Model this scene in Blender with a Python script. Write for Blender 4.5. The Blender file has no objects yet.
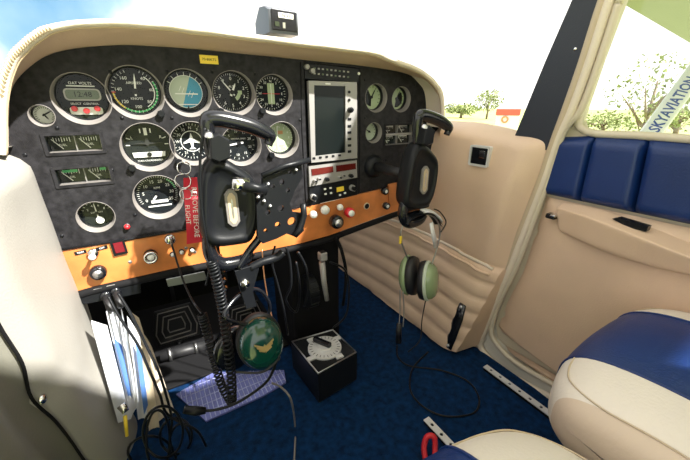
import bpy, bmesh, math, random
from mathutils import Vector, Matrix, noise
random.seed(7)
PI = math.pi
S = bpy.context.scene
COL = S.collection
# ---------------------------------------------------------------- camera
CZ = 0.72                       # eye height above the cabin floor
FP, PIT, YAW = 330.0, math.radians(20.5), math.radians(31)
cd = bpy.data.cameras.new('camera'); cam = bpy.data.objects.new('camera', cd); COL.objects.link(cam)
cd.sensor_width = 36; cd.lens = 36 * FP / 690; cd.clip_start = 0.01; cd.clip_end = 2000
cam.location = (0, 0, CZ); cam.rotation_euler = (PI/2 - PIT, 0, -YAW)
S.camera = cam
FW = Vector((math.sin(YAW)*math.cos(PIT), math.cos(YAW)*math.cos(PIT), -math.sin(PIT)))
RT = Vector((math.cos(YAW), -math.sin(YAW), 0)); UP = RT.cross(FW)
def at(px, py, ax, v):
    """point of the place seen at a photo pixel on the plane axis=v (axis 0 x, 1 y, 2 z)"""
    d = FW + RT*((px-345)/FP) + UP*((230-py)/FP)
    o = Vector((0, 0, CZ))
    return o + d*((v-o[ax])/d[ax])
# ---------------------------------------------------------------- world, sun, exposure
W = bpy.data.worlds.new('sky'); S.world = W; W.use_nodes = True
nt = W.node_tree; nt.nodes.clear()
def N(nt, t, **k):
    n = nt.nodes.new(t)
    for a, b in k.items(): setattr(n, a, b)
    return n
L = nt.links.new
tc = N(nt, 'ShaderNodeTexCoord'); pass
no = N(nt, 'ShaderNodeTexNoise'); no.inputs['Scale'].default_value = 3.2; no.inputs['Detail'].default_value = 5
L(tc.outputs['Generated'], no.inputs['Vector'])
# a blue gap in the bright haze, ahead and to the left
nv = N(nt, 'ShaderNodeVectorMath', operation='NORMALIZE'); L(tc.outputs['Generated'], nv.inputs[0])
dt = N(nt, 'ShaderNodeVectorMath', operation='DOT_PRODUCT'); L(nv.outputs[0], dt.inputs[0]); dt.inputs[1].default_value = Vector((-.33, .90, .30)).normalized()
m1 = N(nt, 'ShaderNodeMath', operation='MULTIPLY_ADD'); m1.inputs[1].default_value = 5.0; m1.inputs[2].default_value = -4.5+.72; L(dt.outputs['Value'], m1.inputs[0])
m3 = N(nt, 'ShaderNodeMath', operation='MULTIPLY_ADD'); m3.inputs[1].default_value = -1.5; L(no.outputs['Fac'], m3.inputs[0]); L(m1.outputs[0], m3.inputs[2])
ra = N(nt, 'ShaderNodeValToRGB'); L(m3.outputs[0], ra.inputs[0])
e = ra.color_ramp.elements
e[0].position = 0.0; e[0].color = (1.0, .97, .92, 1)
e[1].position = 0.55; e[1].color = (0.07, 0.26, 0.46, 1)
e2 = ra.color_ramp.elements.new(0.25); e2.color = (0.30, 0.48, 0.62, 1)
bg = N(nt, 'ShaderNodeBackground'); bg.inputs['Strength'].default_value = 1.1
wo = N(nt, 'ShaderNodeOutputWorld'); L(ra.outputs[0], bg.inputs[0]); L(bg.outputs[0], wo.inputs[0])
sl = bpy.data.lights.new('sun', 'SUN'); sun = bpy.data.objects.new('sun', sl); COL.objects.link(sun)
sl.energy = 10.5; sl.angle = math.radians(1.2); sl.color = (1.0, 0.95, 0.88)
sun.rotation_euler = Vector((0.42, -0.55, 0.75)).to_track_quat('Z', 'Y').to_euler()
sun.location = (3, -4, 5)
S.view_settings.view_transform = 'Standard'; S.view_settings.look = 'None'
S.view_settings.gamma = 1; S.view_settings.use_curve_mapping = False
S.view_settings.exposure = 0.78
# ---------------------------------------------------------------- materials
def mat(name, c, rough=0.5, metal=0.0, var=0.0, vs=20, bump=0.0, bs=200, coat=0.0, em=None, es=1.0, spec=0.5):
    m = bpy.data.materials.new(name); m.use_nodes = True; n = m.node_tree; b = n.nodes['Principled BSDF']; k = n.links.new
    b.inputs['Base Color'].default_value = (*c, 1); b.inputs['Roughness'].default_value = rough; b.inputs['Metallic'].default_value = metal
    b.inputs['Coat Weight'].default_value = coat; b.inputs['Specular IOR Level'].default_value = spec
    t = n.nodes.new('ShaderNodeTexCoord')
    if var:
        x = n.nodes.new('ShaderNodeTexNoise'); x.inputs['Scale'].default_value = vs; x.inputs['Detail'].default_value = 6
        k(t.outputs['Object'], x.inputs['Vector'])
        r = n.nodes.new('ShaderNodeValToRGB'); k(x.outputs['Fac'], r.inputs[0])
        r.color_ramp.elements[0].position = .3; r.color_ramp.elements[1].position = .7
        r.color_ramp.elements[0].color = (*[v*(1-var) for v in c], 1); r.color_ramp.elements[1].color = (*[min(1, v*(1+var)) for v in c], 1)
        k(r.outputs[0], b.inputs['Base Color'])
    if bump:
        x = n.nodes.new('ShaderNodeTexNoise'); x.inputs['Scale'].default_value = bs; x.inputs['Detail'].default_value = 4
        k(t.outputs['Object'], x.inputs['Vector'])
        q = n.nodes.new('ShaderNodeBump'); q.inputs['Strength'].default_value = bump; q.inputs['Distance'].default_value = 0.002
        k(x.outputs['Fac'], q.inputs['Height']); k(q.outputs[0], b.inputs['Normal'])
    if em: b.inputs['Emission Color'].default_value = (*em, 1); b.inputs['Emission Strength'].default_value = es
    return m
def glassmat(name, tint, gloss):
    m = bpy.data.materials.new(name); m.use_nodes = True; n = m.node_tree; n.nodes.clear(); k = n.links.new
    o = n.nodes.new('ShaderNodeOutputMaterial'); x = n.nodes.new('ShaderNodeMixShader')
    a = n.nodes.new('ShaderNodeBsdfTransparent'); a.inputs[0].default_value = (*tint, 1)
    g = n.nodes.new('ShaderNodeBsdfGlossy'); g.inputs['Roughness'].default_value = 0.02
    x.inputs[0].default_value = gloss
    k(a.outputs[0], x.inputs[1]); k(g.outputs[0], x.inputs[2]); k(x.outputs[0], o.inputs[0]); return m
M = dict(
 panel=mat('speckled dark plastic', (.020, .0195, .022), .5, var=.45, vs=90, bump=.25, bs=700, spec=.15),
 bez=mat('bezel plastic', (.20, .185, .175), .38, bump=.15, bs=500),
 blk=mat('black plastic', (.008, .009, .011), .36, bump=.1, bs=600, spec=.22),
 blkm=mat('matte black', (.006, .006, .007), .8, spec=.2),
 blkg=mat('gloss black', (.007, .008, .011), .2, coat=.1),
 dial=mat('dial black', (.007, .010, .012), .7, spec=.2),
 wht=mat('white print', (.85, .85, .82), .5), red=mat('red paint', (.62, .02, .03), .4), grn=mat('green paint', (.05, .5, .16), .5),
 yel=mat('yellow paint', (.85, .62, .05), .5), cyan=mat('sky blue paint', (.02, .27, .44), .45), olive=mat('pale green dial', (.40, .48, .30), .5),
 brn=mat('earth dial', (.46, .52, .42), .5),
 orng=mat('varnished wood veneer', (.60, .20, .055), .28, var=.28, vs=14, coat=.4),
 chrome=mat('chrome', (.75, .75, .76), .16, 1.0), alu=mat('brushed aluminium', (.62, .62, .63), .34, 1.0), silv=mat('silver paint', (.33, .32, .31), .45, .3, bump=.1), disc=mat('pale metal', (.68, .68, .68), .45, .2),
 cream=mat('cream vinyl', (.70, .61, .50), .48, var=.05, vs=8, bump=.25, bs=350),
 creamd=mat('tan vinyl', (.66, .48, .345), .5, var=.07, vs=6, bump=.3, bs=350),
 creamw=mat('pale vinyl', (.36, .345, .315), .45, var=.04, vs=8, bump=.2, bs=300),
 seat=mat('seat leather cream', (.70, .64, .57), .5, var=.04, vs=10, bump=.3, bs=260),
 navy=mat('blue leather', (.003, .024, .125), .42, var=.12, vs=10, bump=.3, bs=300),
 jamb=mat('door jamb vinyl', (.21, .205, .17), .5, var=.05, vs=6, bump=.2),
 frame=mat('cream painted frame', (.60, .53, .41), .35, var=.04, vs=5), thr=mat('thread', (.50, .38, .24), .7),
 carpet=mat('blue carpet', (.002, .022, .075), .95, var=.45, vs=60, bump=1.0, bs=900, spec=.15),
 dark=mat('dark metal', (.02, .02, .022), .5, .2, var=.3, vs=10), fire=mat('firewall black', (.006, .006, .007), .85, var=.3, vs=12, spec=.15),
 pillar=mat('dark pillar cover', (.018, .022, .034), .6, bump=.2, bs=300),
 plate=mat('ribbed kick plate', (.16, .18, .46), .4, .3, var=.15, vs=30), rib=mat('plate rib', (.45, .48, .75), .4, .3),
 green=mat('dark green shell', (.004, .050, .036), .16, coat=.6), sage=mat('sage green shell', (.24, .32, .17), .25, coat=.4),
 foam=mat('black cushion', (.012, .012, .014), .5), paper=mat('paper', (.78, .80, .84), .7, var=.04, vs=30), pblue=mat('blue paper', (.10, .22, .55), .6), pbeige=mat('beige paper', (.62, .52, .38), .7),
 ribbon=mat('red ribbon', (.70, .03, .06), .6, bump=.2), gold=mat('gold print', (.55, .40, .16), .4, .5),
 screen=mat('dark screen', (.008, .011, .011), .15, spec=.2), lcd=mat('lcd green', (.10, .13, .085), .3), redwin=mat('red display window', (.10, .012, .01), .12, coat=.6),
 grass=mat('grass', (.27, .31, .11), .9, var=.35, vs=.35), leaf=mat('leaves', (.22, .27, .10), .8, var=.4, vs=3), bark=mat('bark', (.20, .15, .10), .9),
 case=mat('grey compass case', (.09, .10, .12), .4), mint=mat('pale mint shell', (.50, .58, .48), .3), sill=mat('pale sill paint', (.62, .60, .54), .35), gus_shade=mat('shade-painted side vinyl', (.58, .47, .37), .5, bump=.2),  # seat gusset tone has side shade painted into the colour
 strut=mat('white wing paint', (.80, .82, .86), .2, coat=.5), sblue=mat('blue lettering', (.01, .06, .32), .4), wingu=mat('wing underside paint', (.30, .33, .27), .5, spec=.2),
 copper=mat('copper', (.6, .3, .15), .3, .8), key=mat('key steel', (.7, .68, .62), .25, 1.0), tan=mat('tan trim', (.50, .40, .28), .5),
)
GL = glassmat('gauge glass', (.96, .97, .97), .018); GW = glassmat('window glass', (.97, .98, .98), .03)
# ---------------------------------------------------------------- mesh builder
class MB:
    def __init__(s, world=False): s.v = []; s.f = []; s.mi = []; s.sm = []; s.mats = []; s.M = Matrix(); s.world = world
    def slot(s, m):
        m = M[m] if isinstance(m, str) else m
        if m not in s.mats: s.mats.append(m)
        return s.mats.index(m)
    def add(s, vs, fs, m, smooth=False, X=None):
        o = len(s.v); T = s.M @ X if X is not None else s.M; i = s.slot(m)
        s.v += [tuple(T @ Vector(p)) for p in vs]
        for f in fs: s.f.append(tuple(o+a for a in f)); s.mi.append(i); s.sm.append(smooth)
        return s
    def box(s, c, d, m, r=0.0, X=None, seg=2):
        b = bmesh.new(); bmesh.ops.create_cube(b, size=1)
        for v in b.verts: v.co = Vector((v.co.x*d[0], v.co.y*d[1], v.co.z*d[2]))
        if r: bmesh.ops.bevel(b, geom=list(b.edges), offset=min(r, min(d)*.49), segments=seg, affect='EDGES', profile=.5)
        b.verts.ensure_lookup_table()
        s.add([v.co + Vector(c) for v in b.verts], [[v.index for v in f.verts] for f in b.faces], m, False, X); b.free(); return s
    def prism(s, pts, z0, z1, m, bev=0.0, X=None, smooth=False):
        n = len(pts)
        if bev:
            cx = sum(p[0] for p in pts)/n; cy = sum(p[1] for p in pts)/n
            R = max(math.hypot(p[0]-cx, p[1]-cy) for p in pts); q = 1-bev/R
            ins = [(cx+(p[0]-cx)*q, cy+(p[1]-cy)*q) for p in pts]
            d = bev if z1 > z0 else -bev
            L4 = [(ins, z0), (pts, z0+d), (pts, z1-d), (ins, z1)]
        else: L4 = [(pts, z0), (pts, z1)]
        v = [(p[0], p[1], z) for P, z in L4 for p in P]; f = []
        for k in range(len(L4)-1):
            for i in range(n): j = (i+1) % n; f.append((k*n+i, k*n+j, (k+1)*n+j, (k+1)*n+i))
        f.append(tuple(range(n-1, -1, -1))); f.append(tuple(range((len(L4)-1)*n, len(L4)*n)))
        return s.add(v, f, m, smooth, X)
    def lathe(s, prof, m, n=32, X=None, smooth=True, a0=0, a1=2*PI):
        full = abs(a1-a0-2*PI) < 1e-6; k = n if full else n+1
        v = [(r*math.cos(a0+(a1-a0)*i/n), r*math.sin(a0+(a1-a0)*i/n), z) for r, z in prof for i in range(k)]
        f = []
        for j in range(len(prof)-1):
            for i in range(n): a = i; b_ = (i+1) % k; f.append((j*k+a, j*k+b_, (j+1)*k+b_, (j+1)*k+a))
        return s.add(v, f, m, smooth, X)
    def cyl(s, r, z0, z1, m, n=24, X=None, bev=0, r2=None):
        r2 = r if r2 is None else r2
        p = [(0.0001, z0), (r, z0)] + ([(r2, z1-bev), (r2-bev, z1)] if bev else [(r2, z1)]) + [(0.0001, z1)]
        return s.lathe(p, m, n, X, smooth=False)
    def tube(s, P, r, m, n=8, closed=False, flat=None):
        P = [Vector(p) for p in P]; K = len(P); rr = r if isinstance(r, (list, tuple)) else [r]*K
        v = []; nrm = None
        for i in range(K):
            a = P[(i-1) % K] if (i or closed) else P[0]; b = P[(i+1) % K] if (i < K-1 or closed) else P[-1]
            t = (b-a); t = t.normalized() if t.length > 1e-9 else Vector((0, 0, 1))
            if nrm is None: nrm = t.orthogonal().normalized()
            nrm = (nrm - t*nrm.dot(t)); nrm = nrm.normalized() if nrm.length > 1e-6 else t.orthogonal().normalized()
            bi = t.cross(nrm)
            for j in range(n):
                an = 2*PI*j/n; q = nrm*math.cos(an)*rr[i] + bi*math.sin(an)*rr[i]
                if flat: q = Vector((q.x*flat[0], q.y*flat[1], q.z*flat[2]))
                v.append(P[i]+q)
        f = []
        for i in range(K if closed else K-1):
            for j in range(n): A = i*n; B = ((i+1) % K)*n; f.append((A+j, A+(j+1) % n, B+(j+1) % n, B+j))
        if not closed: f.append(tuple(range(n-1, -1, -1))); f.append(tuple(range((K-1)*n, K*n)))
        return s.add(v, f, m, True)
    def grid(s, fn, nu, nv, m, closeu=False, smooth=True, mf=None):
        v = [fn(i/nu, j/nv) for j in range(nv+1) for i in range(nu+(0 if closeu else 1))]; w = nu if closeu else nu+1
        F = [(j*w+i, j*w+(i+1) % w, (j+1)*w+(i+1) % w, (j+1)*w+i) for j in range(nv) for i in range(nu)]
        if mf is None: return s.add(v, F, m, smooth)
        o = len(s.v); s.add(v, F, m, smooth); base = len(s.mi)-len(F); q = 0
        for j in range(nv):
            for i in range(nu): s.mi[base+q] = s.slot(mf((i+.5)/nu, (j+.5)/nv)); q += 1
        return s
    def text(s, t, size, m, X=None, ext=0.0001, ax='CENTER', off=0.0):
        c = bpy.data.curves.new('t', 'FONT'); c.body = t; c.size = size; c.align_x = ax; c.align_y = 'CENTER'; c.extrude = ext; c.offset = off; c.resolution_u = 2
        o = bpy.data.objects.new('t', c); me = o.to_mesh()
        s.add([p.co.copy() for p in me.vertices], [tuple(p.vertices) for p in me.polygons], m, False, X)
        o.to_mesh_clear(); bpy.data.objects.remove(o); bpy.data.curves.remove(c); return s
    def holes(s, outer, holes, z0, z1, m, X=None):
        c = bpy.data.curves.new('h', 'CURVE'); c.dimensions = '2D'; c.fill_mode = 'BOTH'; c.extrude = abs(z1-z0)/2
        for P in [outer]+holes:
            sp = c.splines.new('POLY'); sp.points.add(len(P)-1); sp.use_cyclic_u = True
            for q, p in zip(sp.points, P): q.co = (p[0], p[1], 0, 1)
        o = bpy.data.objects.new('h', c); me = o.to_mesh(); zc = (z0+z1)/2
        s.add([p.co + Vector((0, 0, zc)) for p in me.vertices], [tuple(p.vertices) for p in me.polygons], m, False, X)
        o.to_mesh_clear(); bpy.data.objects.remove(o); bpy.data.curves.remove(c); return s
def wm(o):
    m = Matrix.LocRotScale(o.location, o.rotation_euler, None)
    return wm(o.parent) @ m if o.parent else m
def tag(o, label=None, cat=None, group=None, kind=None):
    for k, v in (('label', label), ('category', cat), ('group', group), ('kind', kind)):
        if v: o[k] = v
    return o
def obj(name, mb, parent=None, label=None, cat=None, group=None, kind=None, weld=False):
    me = bpy.data.meshes.new(name); o = bpy.data.objects.new(name, me); COL.objects.link(o)
    vs = mb.v
    if parent is not None:
        o.parent = parent
        if mb.world:
            I = wm(parent).inverted(); vs = [tuple(I @ Vector(v)) for v in vs]
    elif vs:
        xs = [v[0] for v in vs]; ys = [v[1] for v in vs]; zs = [v[2] for v in vs]
        c = ((min(xs)+max(xs))/2, (min(ys)+max(ys))/2, min(zs)); o.location = c
        vs = [(v[0]-c[0], v[1]-c[1], v[2]-c[2]) for v in vs]
    me.from_pydata(vs, [], mb.f)
    for m in mb.mats: me.materials.append(m)
    me.polygons.foreach_set('material_index', mb.mi); me.polygons.foreach_set('use_smooth', mb.sm)
    b = bmesh.new(); b.from_mesh(me)
    if weld: bmesh.ops.remove_doubles(b, verts=b.verts, dist=1e-5)
    bmesh.ops.recalc_face_normals(b, faces=b.faces); b.to_mesh(me); b.free(); me.update()
    return tag(o, label, cat, group, kind)
def thing(name, label, cat, loc=(0, 0, 0), rot=(0, 0, 0), group=None):
    o = bpy.data.objects.new(name, None); COL.objects.link(o); o.location = loc; o.rotation_euler = rot; o.empty_display_size = .03
    return tag(o, label, cat, group)
def copy_tree(o, parent=None):
    c = o.copy(); COL.objects.link(c)
    if parent: c.parent = parent
    for ch in [x for x in bpy.data.objects if x.parent == o]: copy_tree(ch, c)
    return c
def smooth(P, k=6, closed=False):
    P = [Vector(p) for p in P]; n = len(P); out = []
    for i in range(n if closed else n-1):
        g = (lambda j: P[j % n]) if closed else (lambda j: P[max(0, min(n-1, j))])
        a, b, c, d = g(i-1), g(i), g(i+1), g(i+2)
        for t in range(k):
            u = t/k; out.append(.5*((2*b)+(c-a)*u+(2*a-5*b+4*c-d)*u*u+(3*b-a-3*c+d)*u**3))
    if not closed: out.append(P[-1])
    return out
def lp(t, P):                       # piecewise linear through [(t, v)]
    for (a, x), (b, y) in zip(P, P[1:]):
        if t <= b: return x+(y-x)*max(0, (t-a)/(b-a))
    return P[-1][1]
PY = .76                            # the plane of the instrument panel
PR = (PI/2, 0, 0)                   # panel frame: local x right, y up, z towards the seats
def pp(px, py, Y=PY): p = at(px, py, 1, Y); return (p.x, p.z)
def PX(Y=PY): return Matrix.Translation((0, Y, 0)) @ Matrix.Rotation(PI/2, 4, 'X')      # polygon (x, z) -> plane Y, +z towards seats
def rot2(cx, cy, w, h, a=0, r=0, k=4):
    """rounded rectangle outline"""
    P = []
    for sx_, sy_, a0 in ((1, 1, 0), (-1, 1, 90), (-1, -1, 180), (1, -1, 270)):
        if r:
            for i in range(k+1): an = math.radians(a0+90*i/k); P.append((sx_*(w/2-r)+r*math.cos(an), sy_*(h/2-r)+r*math.sin(an)))
        else: P.append((sx_*w/2, sy_*h/2))
    c, s_ = math.cos(a), math.sin(a)
    return [(cx+x*c-y*s_, cy+x*s_+y*c) for x, y in P]
def circ(cx, cy, r, n=32): return [(cx+r*math.cos(2*PI*i/n), cy+r*math.sin(2*PI*i/n)) for i in range(n)]
# ================================================================ SETTING
# ---- ground and things outside
g = MB(); g.grid(lambda u, v: ((u-.5)*400+60, (v-.5)*400+60, -1.0+.05*noise.noise((u*30, v*30, 0))), 40, 40, 'grass')
obj('ground', g, kind='structure')
# ---- cabin floor
g = MB(); g.grid(lambda u, v: (-.19+u*(1.01-.02), -.55+v*1.85, 0), 20, 36, 'carpet'); g.box((.31, .37, -.02), (.99, 1.85, .03), 'dark')
obj('floor', g, kind='structure')
# ---- firewall
g = MB(); g.box((.31, 1.32, .36), (1.02, .02, .74), 'fire')
for x in (0.0, .2, .42, .62): g.box((x, 1.30, .36), (.015, .02, .7), 'dark')
obj('wall_front', g, kind='structure')
# ---- left wall: padded side panel, seam and door post
def wl(u, v):                       # u forward, v up
    Z = v*.665; Y0 = lp(Z, [(0, .635), (.103, .605), (.315, .541), (.50, .509), (.67, .49)]); Y = Y0+u*(.80-Y0)
    X = -.180 + .022*math.sin(PI*min(1, u*1.0))**.6 + .035*(1-v)**2*math.sin(PI/2*u)
    t = min(u/.12, 1.0); X -= .014*(1-t)**2
    if v > .93: X -= .06*((v-.93)/.07)**2
    X += .003*noise.noise((Y*9, Z*9, 1)) - .012*math.exp(-((Y-.545)**2+(Z-.315)**2)/.0009)
    return (X, Y, Z)
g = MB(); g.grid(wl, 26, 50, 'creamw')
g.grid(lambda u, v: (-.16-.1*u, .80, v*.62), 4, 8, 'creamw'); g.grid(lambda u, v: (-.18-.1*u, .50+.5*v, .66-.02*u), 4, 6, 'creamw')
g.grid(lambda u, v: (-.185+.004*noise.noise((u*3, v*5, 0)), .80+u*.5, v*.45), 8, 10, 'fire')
obj('wall_left', g, kind='structure')
g = MB(); g.tube(smooth([(wl(0, v/10)[0]+.004, wl(0, v/10)[1]-.004, v*.0665) for v in range(11)]), .0022, 'blkm', 8)
obj('trim_1', g, kind='structure')
def jamb(u, v):
    Z = v*.80; Y = lp(Z, [(0, .625), (.103, .595), (.315, .531), (.50, .499), (.80, .475)])-u*.33; return (-.212+.016*math.sin(min(1, u*4)*PI/2)-.004*math.sin(u*PI*5)**2-.02*u, Y, Z)
j0 = jamb
def jamb(u, v):
    p = Vector(j0(u, v)); w = wl(0, min(1, v*.80/.665)); return tuple(Vector((w[0]+.001, w[1], p.z)).lerp(p, min(1, u*12)))
g = MB(); g.grid(jamb, 36, 20, 'jamb'); obj('trim_2', g, kind='structure')
b = MB(); b.lathe([(.0001, .004), (.005, .0035), (.0075, .001), (.008, -.002)], 'chrome', 16, X=Matrix.Translation((wl(.03, .474)[0]+.002, .548, .315)) @ Matrix.Rotation(PI/2, 4, 'Y'))
obj('upholstery_button', b, label='small metal snap button on the white padded left side panel', cat='button')
# ---- right wall (kick panel), padded above, quilted below
WX = .80
def edge(P):                        # list of pixels -> (z, y) on plane x=WX
    return sorted([(at(x, y, 0, WX).z, at(x, y, 0, WX).y) for x, y in P])
RE = edge([(553, 138), (541, 175), (524, 220), (507, 265), (496, 292), (484, 322), (472, 350)])
def wr(u, v):
    ztop = .684-.030*max(0, (u-.70)/.30)**1.3; Z = .015+v*(ztop-.015); ye = lp(Z, RE); Y = ye+(1.26-ye)*(1-u)
    X = WX - .012
    X -= .09*max(0, 1-v*1.5)**1.5                                 # foot of the wall comes inboard
    zp = .30+.02*math.sin((Y-.5)*5)                                # piping line
    if Z > zp:
        w = (Z-zp)/(ztop-zp); X -= .028*math.sin(PI*w)**.55*min(1, (1-u)/.06+.1)
        X -= .006*noise.noise((Y*7, Z*6, 2))
    else:
        X -= .010*abs(math.sin(PI*(zp-Z)/.050))**.42
        X -= .003*noise.noise((Y*22, Z*10, 5))
    d = (1-u)
    if d < .08: X += .022*(1-d/.08)**2
    if v > .93: w_ = (v-.93)/.07; X += .07*w_**2.2*(1-u**6); Z -= .006*w_**3
    return (X, Y, Z)
g = MB(); g.grid(wr, 70, 90, 'creamd')
def pip(u, dz=0):
    for _ in range(1): pass
    best = min((abs(wr(u, k/200)[2]-(.30+.02*math.sin((wr(u, k/200)[1]-.5)*5)+dz)), k/200) for k in range(200))[1]
    q = wr(u, best); return (q[0]-.003, q[1], q[2])
g.tube([pip(u/40) for u in range(40)], .005, 'cream', 8); g.tube([pip(u/40, -.018) for u in range(40)], .004, 'creamd', 8)
g.box((WX+.05, .9, .31), (.02, .75, .60), 'dark')
OLE = edge([(566, 110), (554, 142), (541, 180), (523, 225), (507, 266), (491, 308), (478, 340), (470, 356)])
g.grid(lambda u, v: tuple(Vector(wr(1, v)).lerp(Vector((.822, lp(wr(1, v)[2], OLE)-.012, wr(1, v)[2])), u)), 3, 60, 'creamd')
obj('wall_right', g, kind='structure')
# ---- right door frame: sill and post
def strip(P, Q, x0, x1, m, g):       # box-like ribbon between two pixel lines on the plane x=x0, given depth
    a = [at(*p, 0, x0) for p in P]; c = [at(*q, 0, x0) for q in Q]; n = len(a)
    v = a+c+[p+Vector((x1-x0, 0, 0)) for p in a]+[p+Vector((x1-x0, 0, 0)) for p in c]; f = []
    for i in range(n-1):
        f += [(i, i+1, n+i+1, n+i), (2*n+i, 2*n+i+1, 3*n+i+1, 3*n+i), (i, i+1, 2*n+i+1, 2*n+i), (n+i, n+i+1, 3*n+i+1, 3*n+i)]
    g.add(v, f, m)
ol = [(640, -60), (610, -10), (603, 0), (583, 62), (566, 110), (554, 142), (541, 180), (523, 225), (507, 266), (491, 308), (478, 340), (474, 355), (500, 378), (553, 408), (640, 455)]
il = [(640, -60), (620, 0), (617, 8), (600, 60), (581, 110), (563, 132), (544, 190), (528, 235), (514, 272), (500, 300), (492, 325), (494, 340), (515, 362), (560, 388), (640, 430)]
fe = MB(True); strip(ol, il, .815, .834, 'sill', fe)
mid = [((a[0]*.62+b[0]*.38), (a[1]*.62+b[1]*.38)) for a, b in zip(ol, il)]
strip([(x-26, y) for x, y in ol[4:12]], [(x+4, y) for x, y in ol[4:12]], .822, .84, 'creamd', fe)
fe.tube(smooth([at(*p, 0, .806) for p in ol], 4), .010, 'tan', 8); fe.tube(smooth([at(*p, 0, .806) for p in mid], 4), .009, 'cream', 8)
fe.tube(smooth([at(*p, 0, .812) for p in il], 4), .008, 'frame', 8)
obj('trim_3', fe, kind='structure')
# ---- door with window, blue pad, armrest
DX = .835
dz = lambda px, py, x=DX: at(px, py, 0, x)
door_out = [(700, 480)] + [(640, 434), (560, 392), (515, 366), (493, 343), (491, 325), (501, 300), (516, 272), (528, 235), (546, 192), (562, 134), (570, 110), (588, 60), (606, 8), (630, -90)]
def poly_yz(g, outer, holes, x0, x1, m):   # polygon in plane x (as y,z) with holes
    T = Matrix(((0, 0, 1, 0), (1, 0, 0, 0), (0, 1, 0, 0), (0, 0, 0, 1)))
    g.holes(outer, holes, x0, x1, m, X=T)
do = [(dz(*p).y, dz(*p).z) for p in door_out[1:]]
top = max(z for y, z in do); do += [(-.45, top+.02), (-.45, .0)]
wn = [(dz(*p).y, dz(*p).z) for p in [(582, 128), (579, 121), (583, 106), (599, 58), (616, 12), (640, -50)]]
zt = wn[-1][1]; win = wn+[(-.30, zt), (-.34, zt-.03), (-.34, dz(690, 137).z-.01), (-.31, dz(690, 137).z-.025), (dz(690, 139).y, dz(690, 139).z), (dz(600, 134).y, dz(600, 134).z)]
d = MB(True); poly_yz(d, do, [win], DX, DX+.03, 'frame')
door = obj('door_1', d, kind='structure')
d = MB(True); T = [Vector((DX-.004, y, z)) for y, z in win]; d.tube(smooth(T, 3, True), .008, 'frame', 8, closed=True); obj('window_frame', d, door)
d = MB(True); T = Matrix(((0, 0, 1, 0), (1, 0, 0, 0), (0, 1, 0, 0), (0, 0, 0, 1))); d.holes(win, [], DX+.014, DX+.018, GW, X=T); obj('window_pane', d, door)
# beige lower pad
dp = [(700, 480), (640, 424), (560, 383), (520, 360), (502, 342), (499, 326), (508, 302), (524, 272), (548, 196), (600, 204), (690, 217), (760, 226)]
def inpoly(y, z, P):
    c = False; j = len(P)-1
    for i in range(len(P)):
        if (P[i][1] > z) != (P[j][1] > z) and y < (P[j][0]-P[i][0])*(z-P[i][1])/(P[j][1]-P[i][1])+P[i][0]: c = not c
        j = i
    return c
zb = dz(600, 204).z
LE = sorted([(dz(*p).z, dz(*p).y) for p in [(640, 424), (560, 383), (520, 360), (502, 342), (499, 326), (508, 302), (524, 272), (548, 196)]])
def dpad(u, v):
    z = LE[0][0]+(LE[-1][0]-LE[0][0])*v; ye = lp(z, LE); y = ye+(-.42-ye)*u; zz = z
    e_ = min(1, min(u*14, v*10+.05, (1-v)*12+.1)); X = DX-.003-.024*math.sin(PI/2*e_)**.7-.003*noise.noise((y*8, z*8, 3))
    for (cy, cz) in [(dz(534, 232).y, dz(534, 232).z), (dz(515, 275).y, dz(515, 275).z), (dz(504, 315).y, dz(504, 315).z)]:
        X += .010*math.exp(-((y-cy)**2+(z-cz)**2)/.00012)
    return (X, y, zz)
d = MB(True); d.grid(dpad, 50, 50, 'creamd'); obj('door_pad', d, door)
# blue upper pad, three visible cushions
def blue(px0, px1, d):
    def fn(u, v):
        xa = px0[0]+(px1[0]-px0[0])*u; ya = px0[1]+(px1[1]-px0[1])*u; xb = px0[2]+(px1[2]-px0[2])*u; yb = px0[3]+(px1[3]-px0[3])*u
        p = dz(xa+(xb-xa)*v, ya+(yb-ya)*v, DX-.002); pt = dz(xa, ya, DX-.002); p.z = pt.z+(zb-.002-pt.z)*v; e_ = min(u, 1-u)*11; f_ = min(v, 1-v)*9
        return (p.x-.026*(math.sin(PI/2*min(1, e_))*math.sin(PI/2*min(1, f_)))**.6, p.y, p.z)
    d.grid(fn, 16, 16, 'navy')
S4 = [(563, 137, 545, 190), (597, 136, 583, 195), (650, 139, 637, 204), (740, 146, 728, 217), (840, 154, 830, 235)]
for a_, c_ in zip(S4, S4[1:]):
    d = MB(True); blue(a_, c_, d); obj('cushion_panel', d, door, label='padded blue leather panel')
# armrest
A = [at(556, 208, 0, .80), at(590, 218, 0, .775), at(640, 238, 0, .77), at(700, 262, 0, .77), at(780, 295, 0, .78)]
B = [at(558, 230, 0, .80), at(590, 246, 0, .785), at(640, 264, 0, .785), at(700, 278, 0, .785), at(780, 300, 0, .79)]
def arm(u, v):
    a = smooth(A, 5); c = smooth(B, 5); i = u*(len(a)-1); k = int(i); k = min(k, len(a)-2); t = i-k
    p = a[k].lerp(a[k+1], t); q = c[k].lerp(c[k+1], t); w = v*4
    top0 = Vector((DX-.02, p.y, p.z+.012)); bot0 = Vector((DX-.02, q.y, q.z-.004))
    pts = [top0, p.lerp(top0, .25), p, q, bot0]; k2 = min(3, int(w)); return tuple(pts[k2].lerp(pts[k2+1], w-k2))
d = MB(True); d.grid(arm, 30, 16, 'creamd'); d.grid(lambda u, v: (lambda a, b_: tuple(Vector(a).lerp(Vector(b_), u)))(arm(0, v), (DX-.02, A[0].y, (A[0].z+B[0].z)/2)), 2, 16, 'creamd')
am = obj('armrest', d, door, weld=True)
m_ = am.modifiers.new('s', 'SUBSURF'); m_.levels = m_.render_levels = 1
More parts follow.
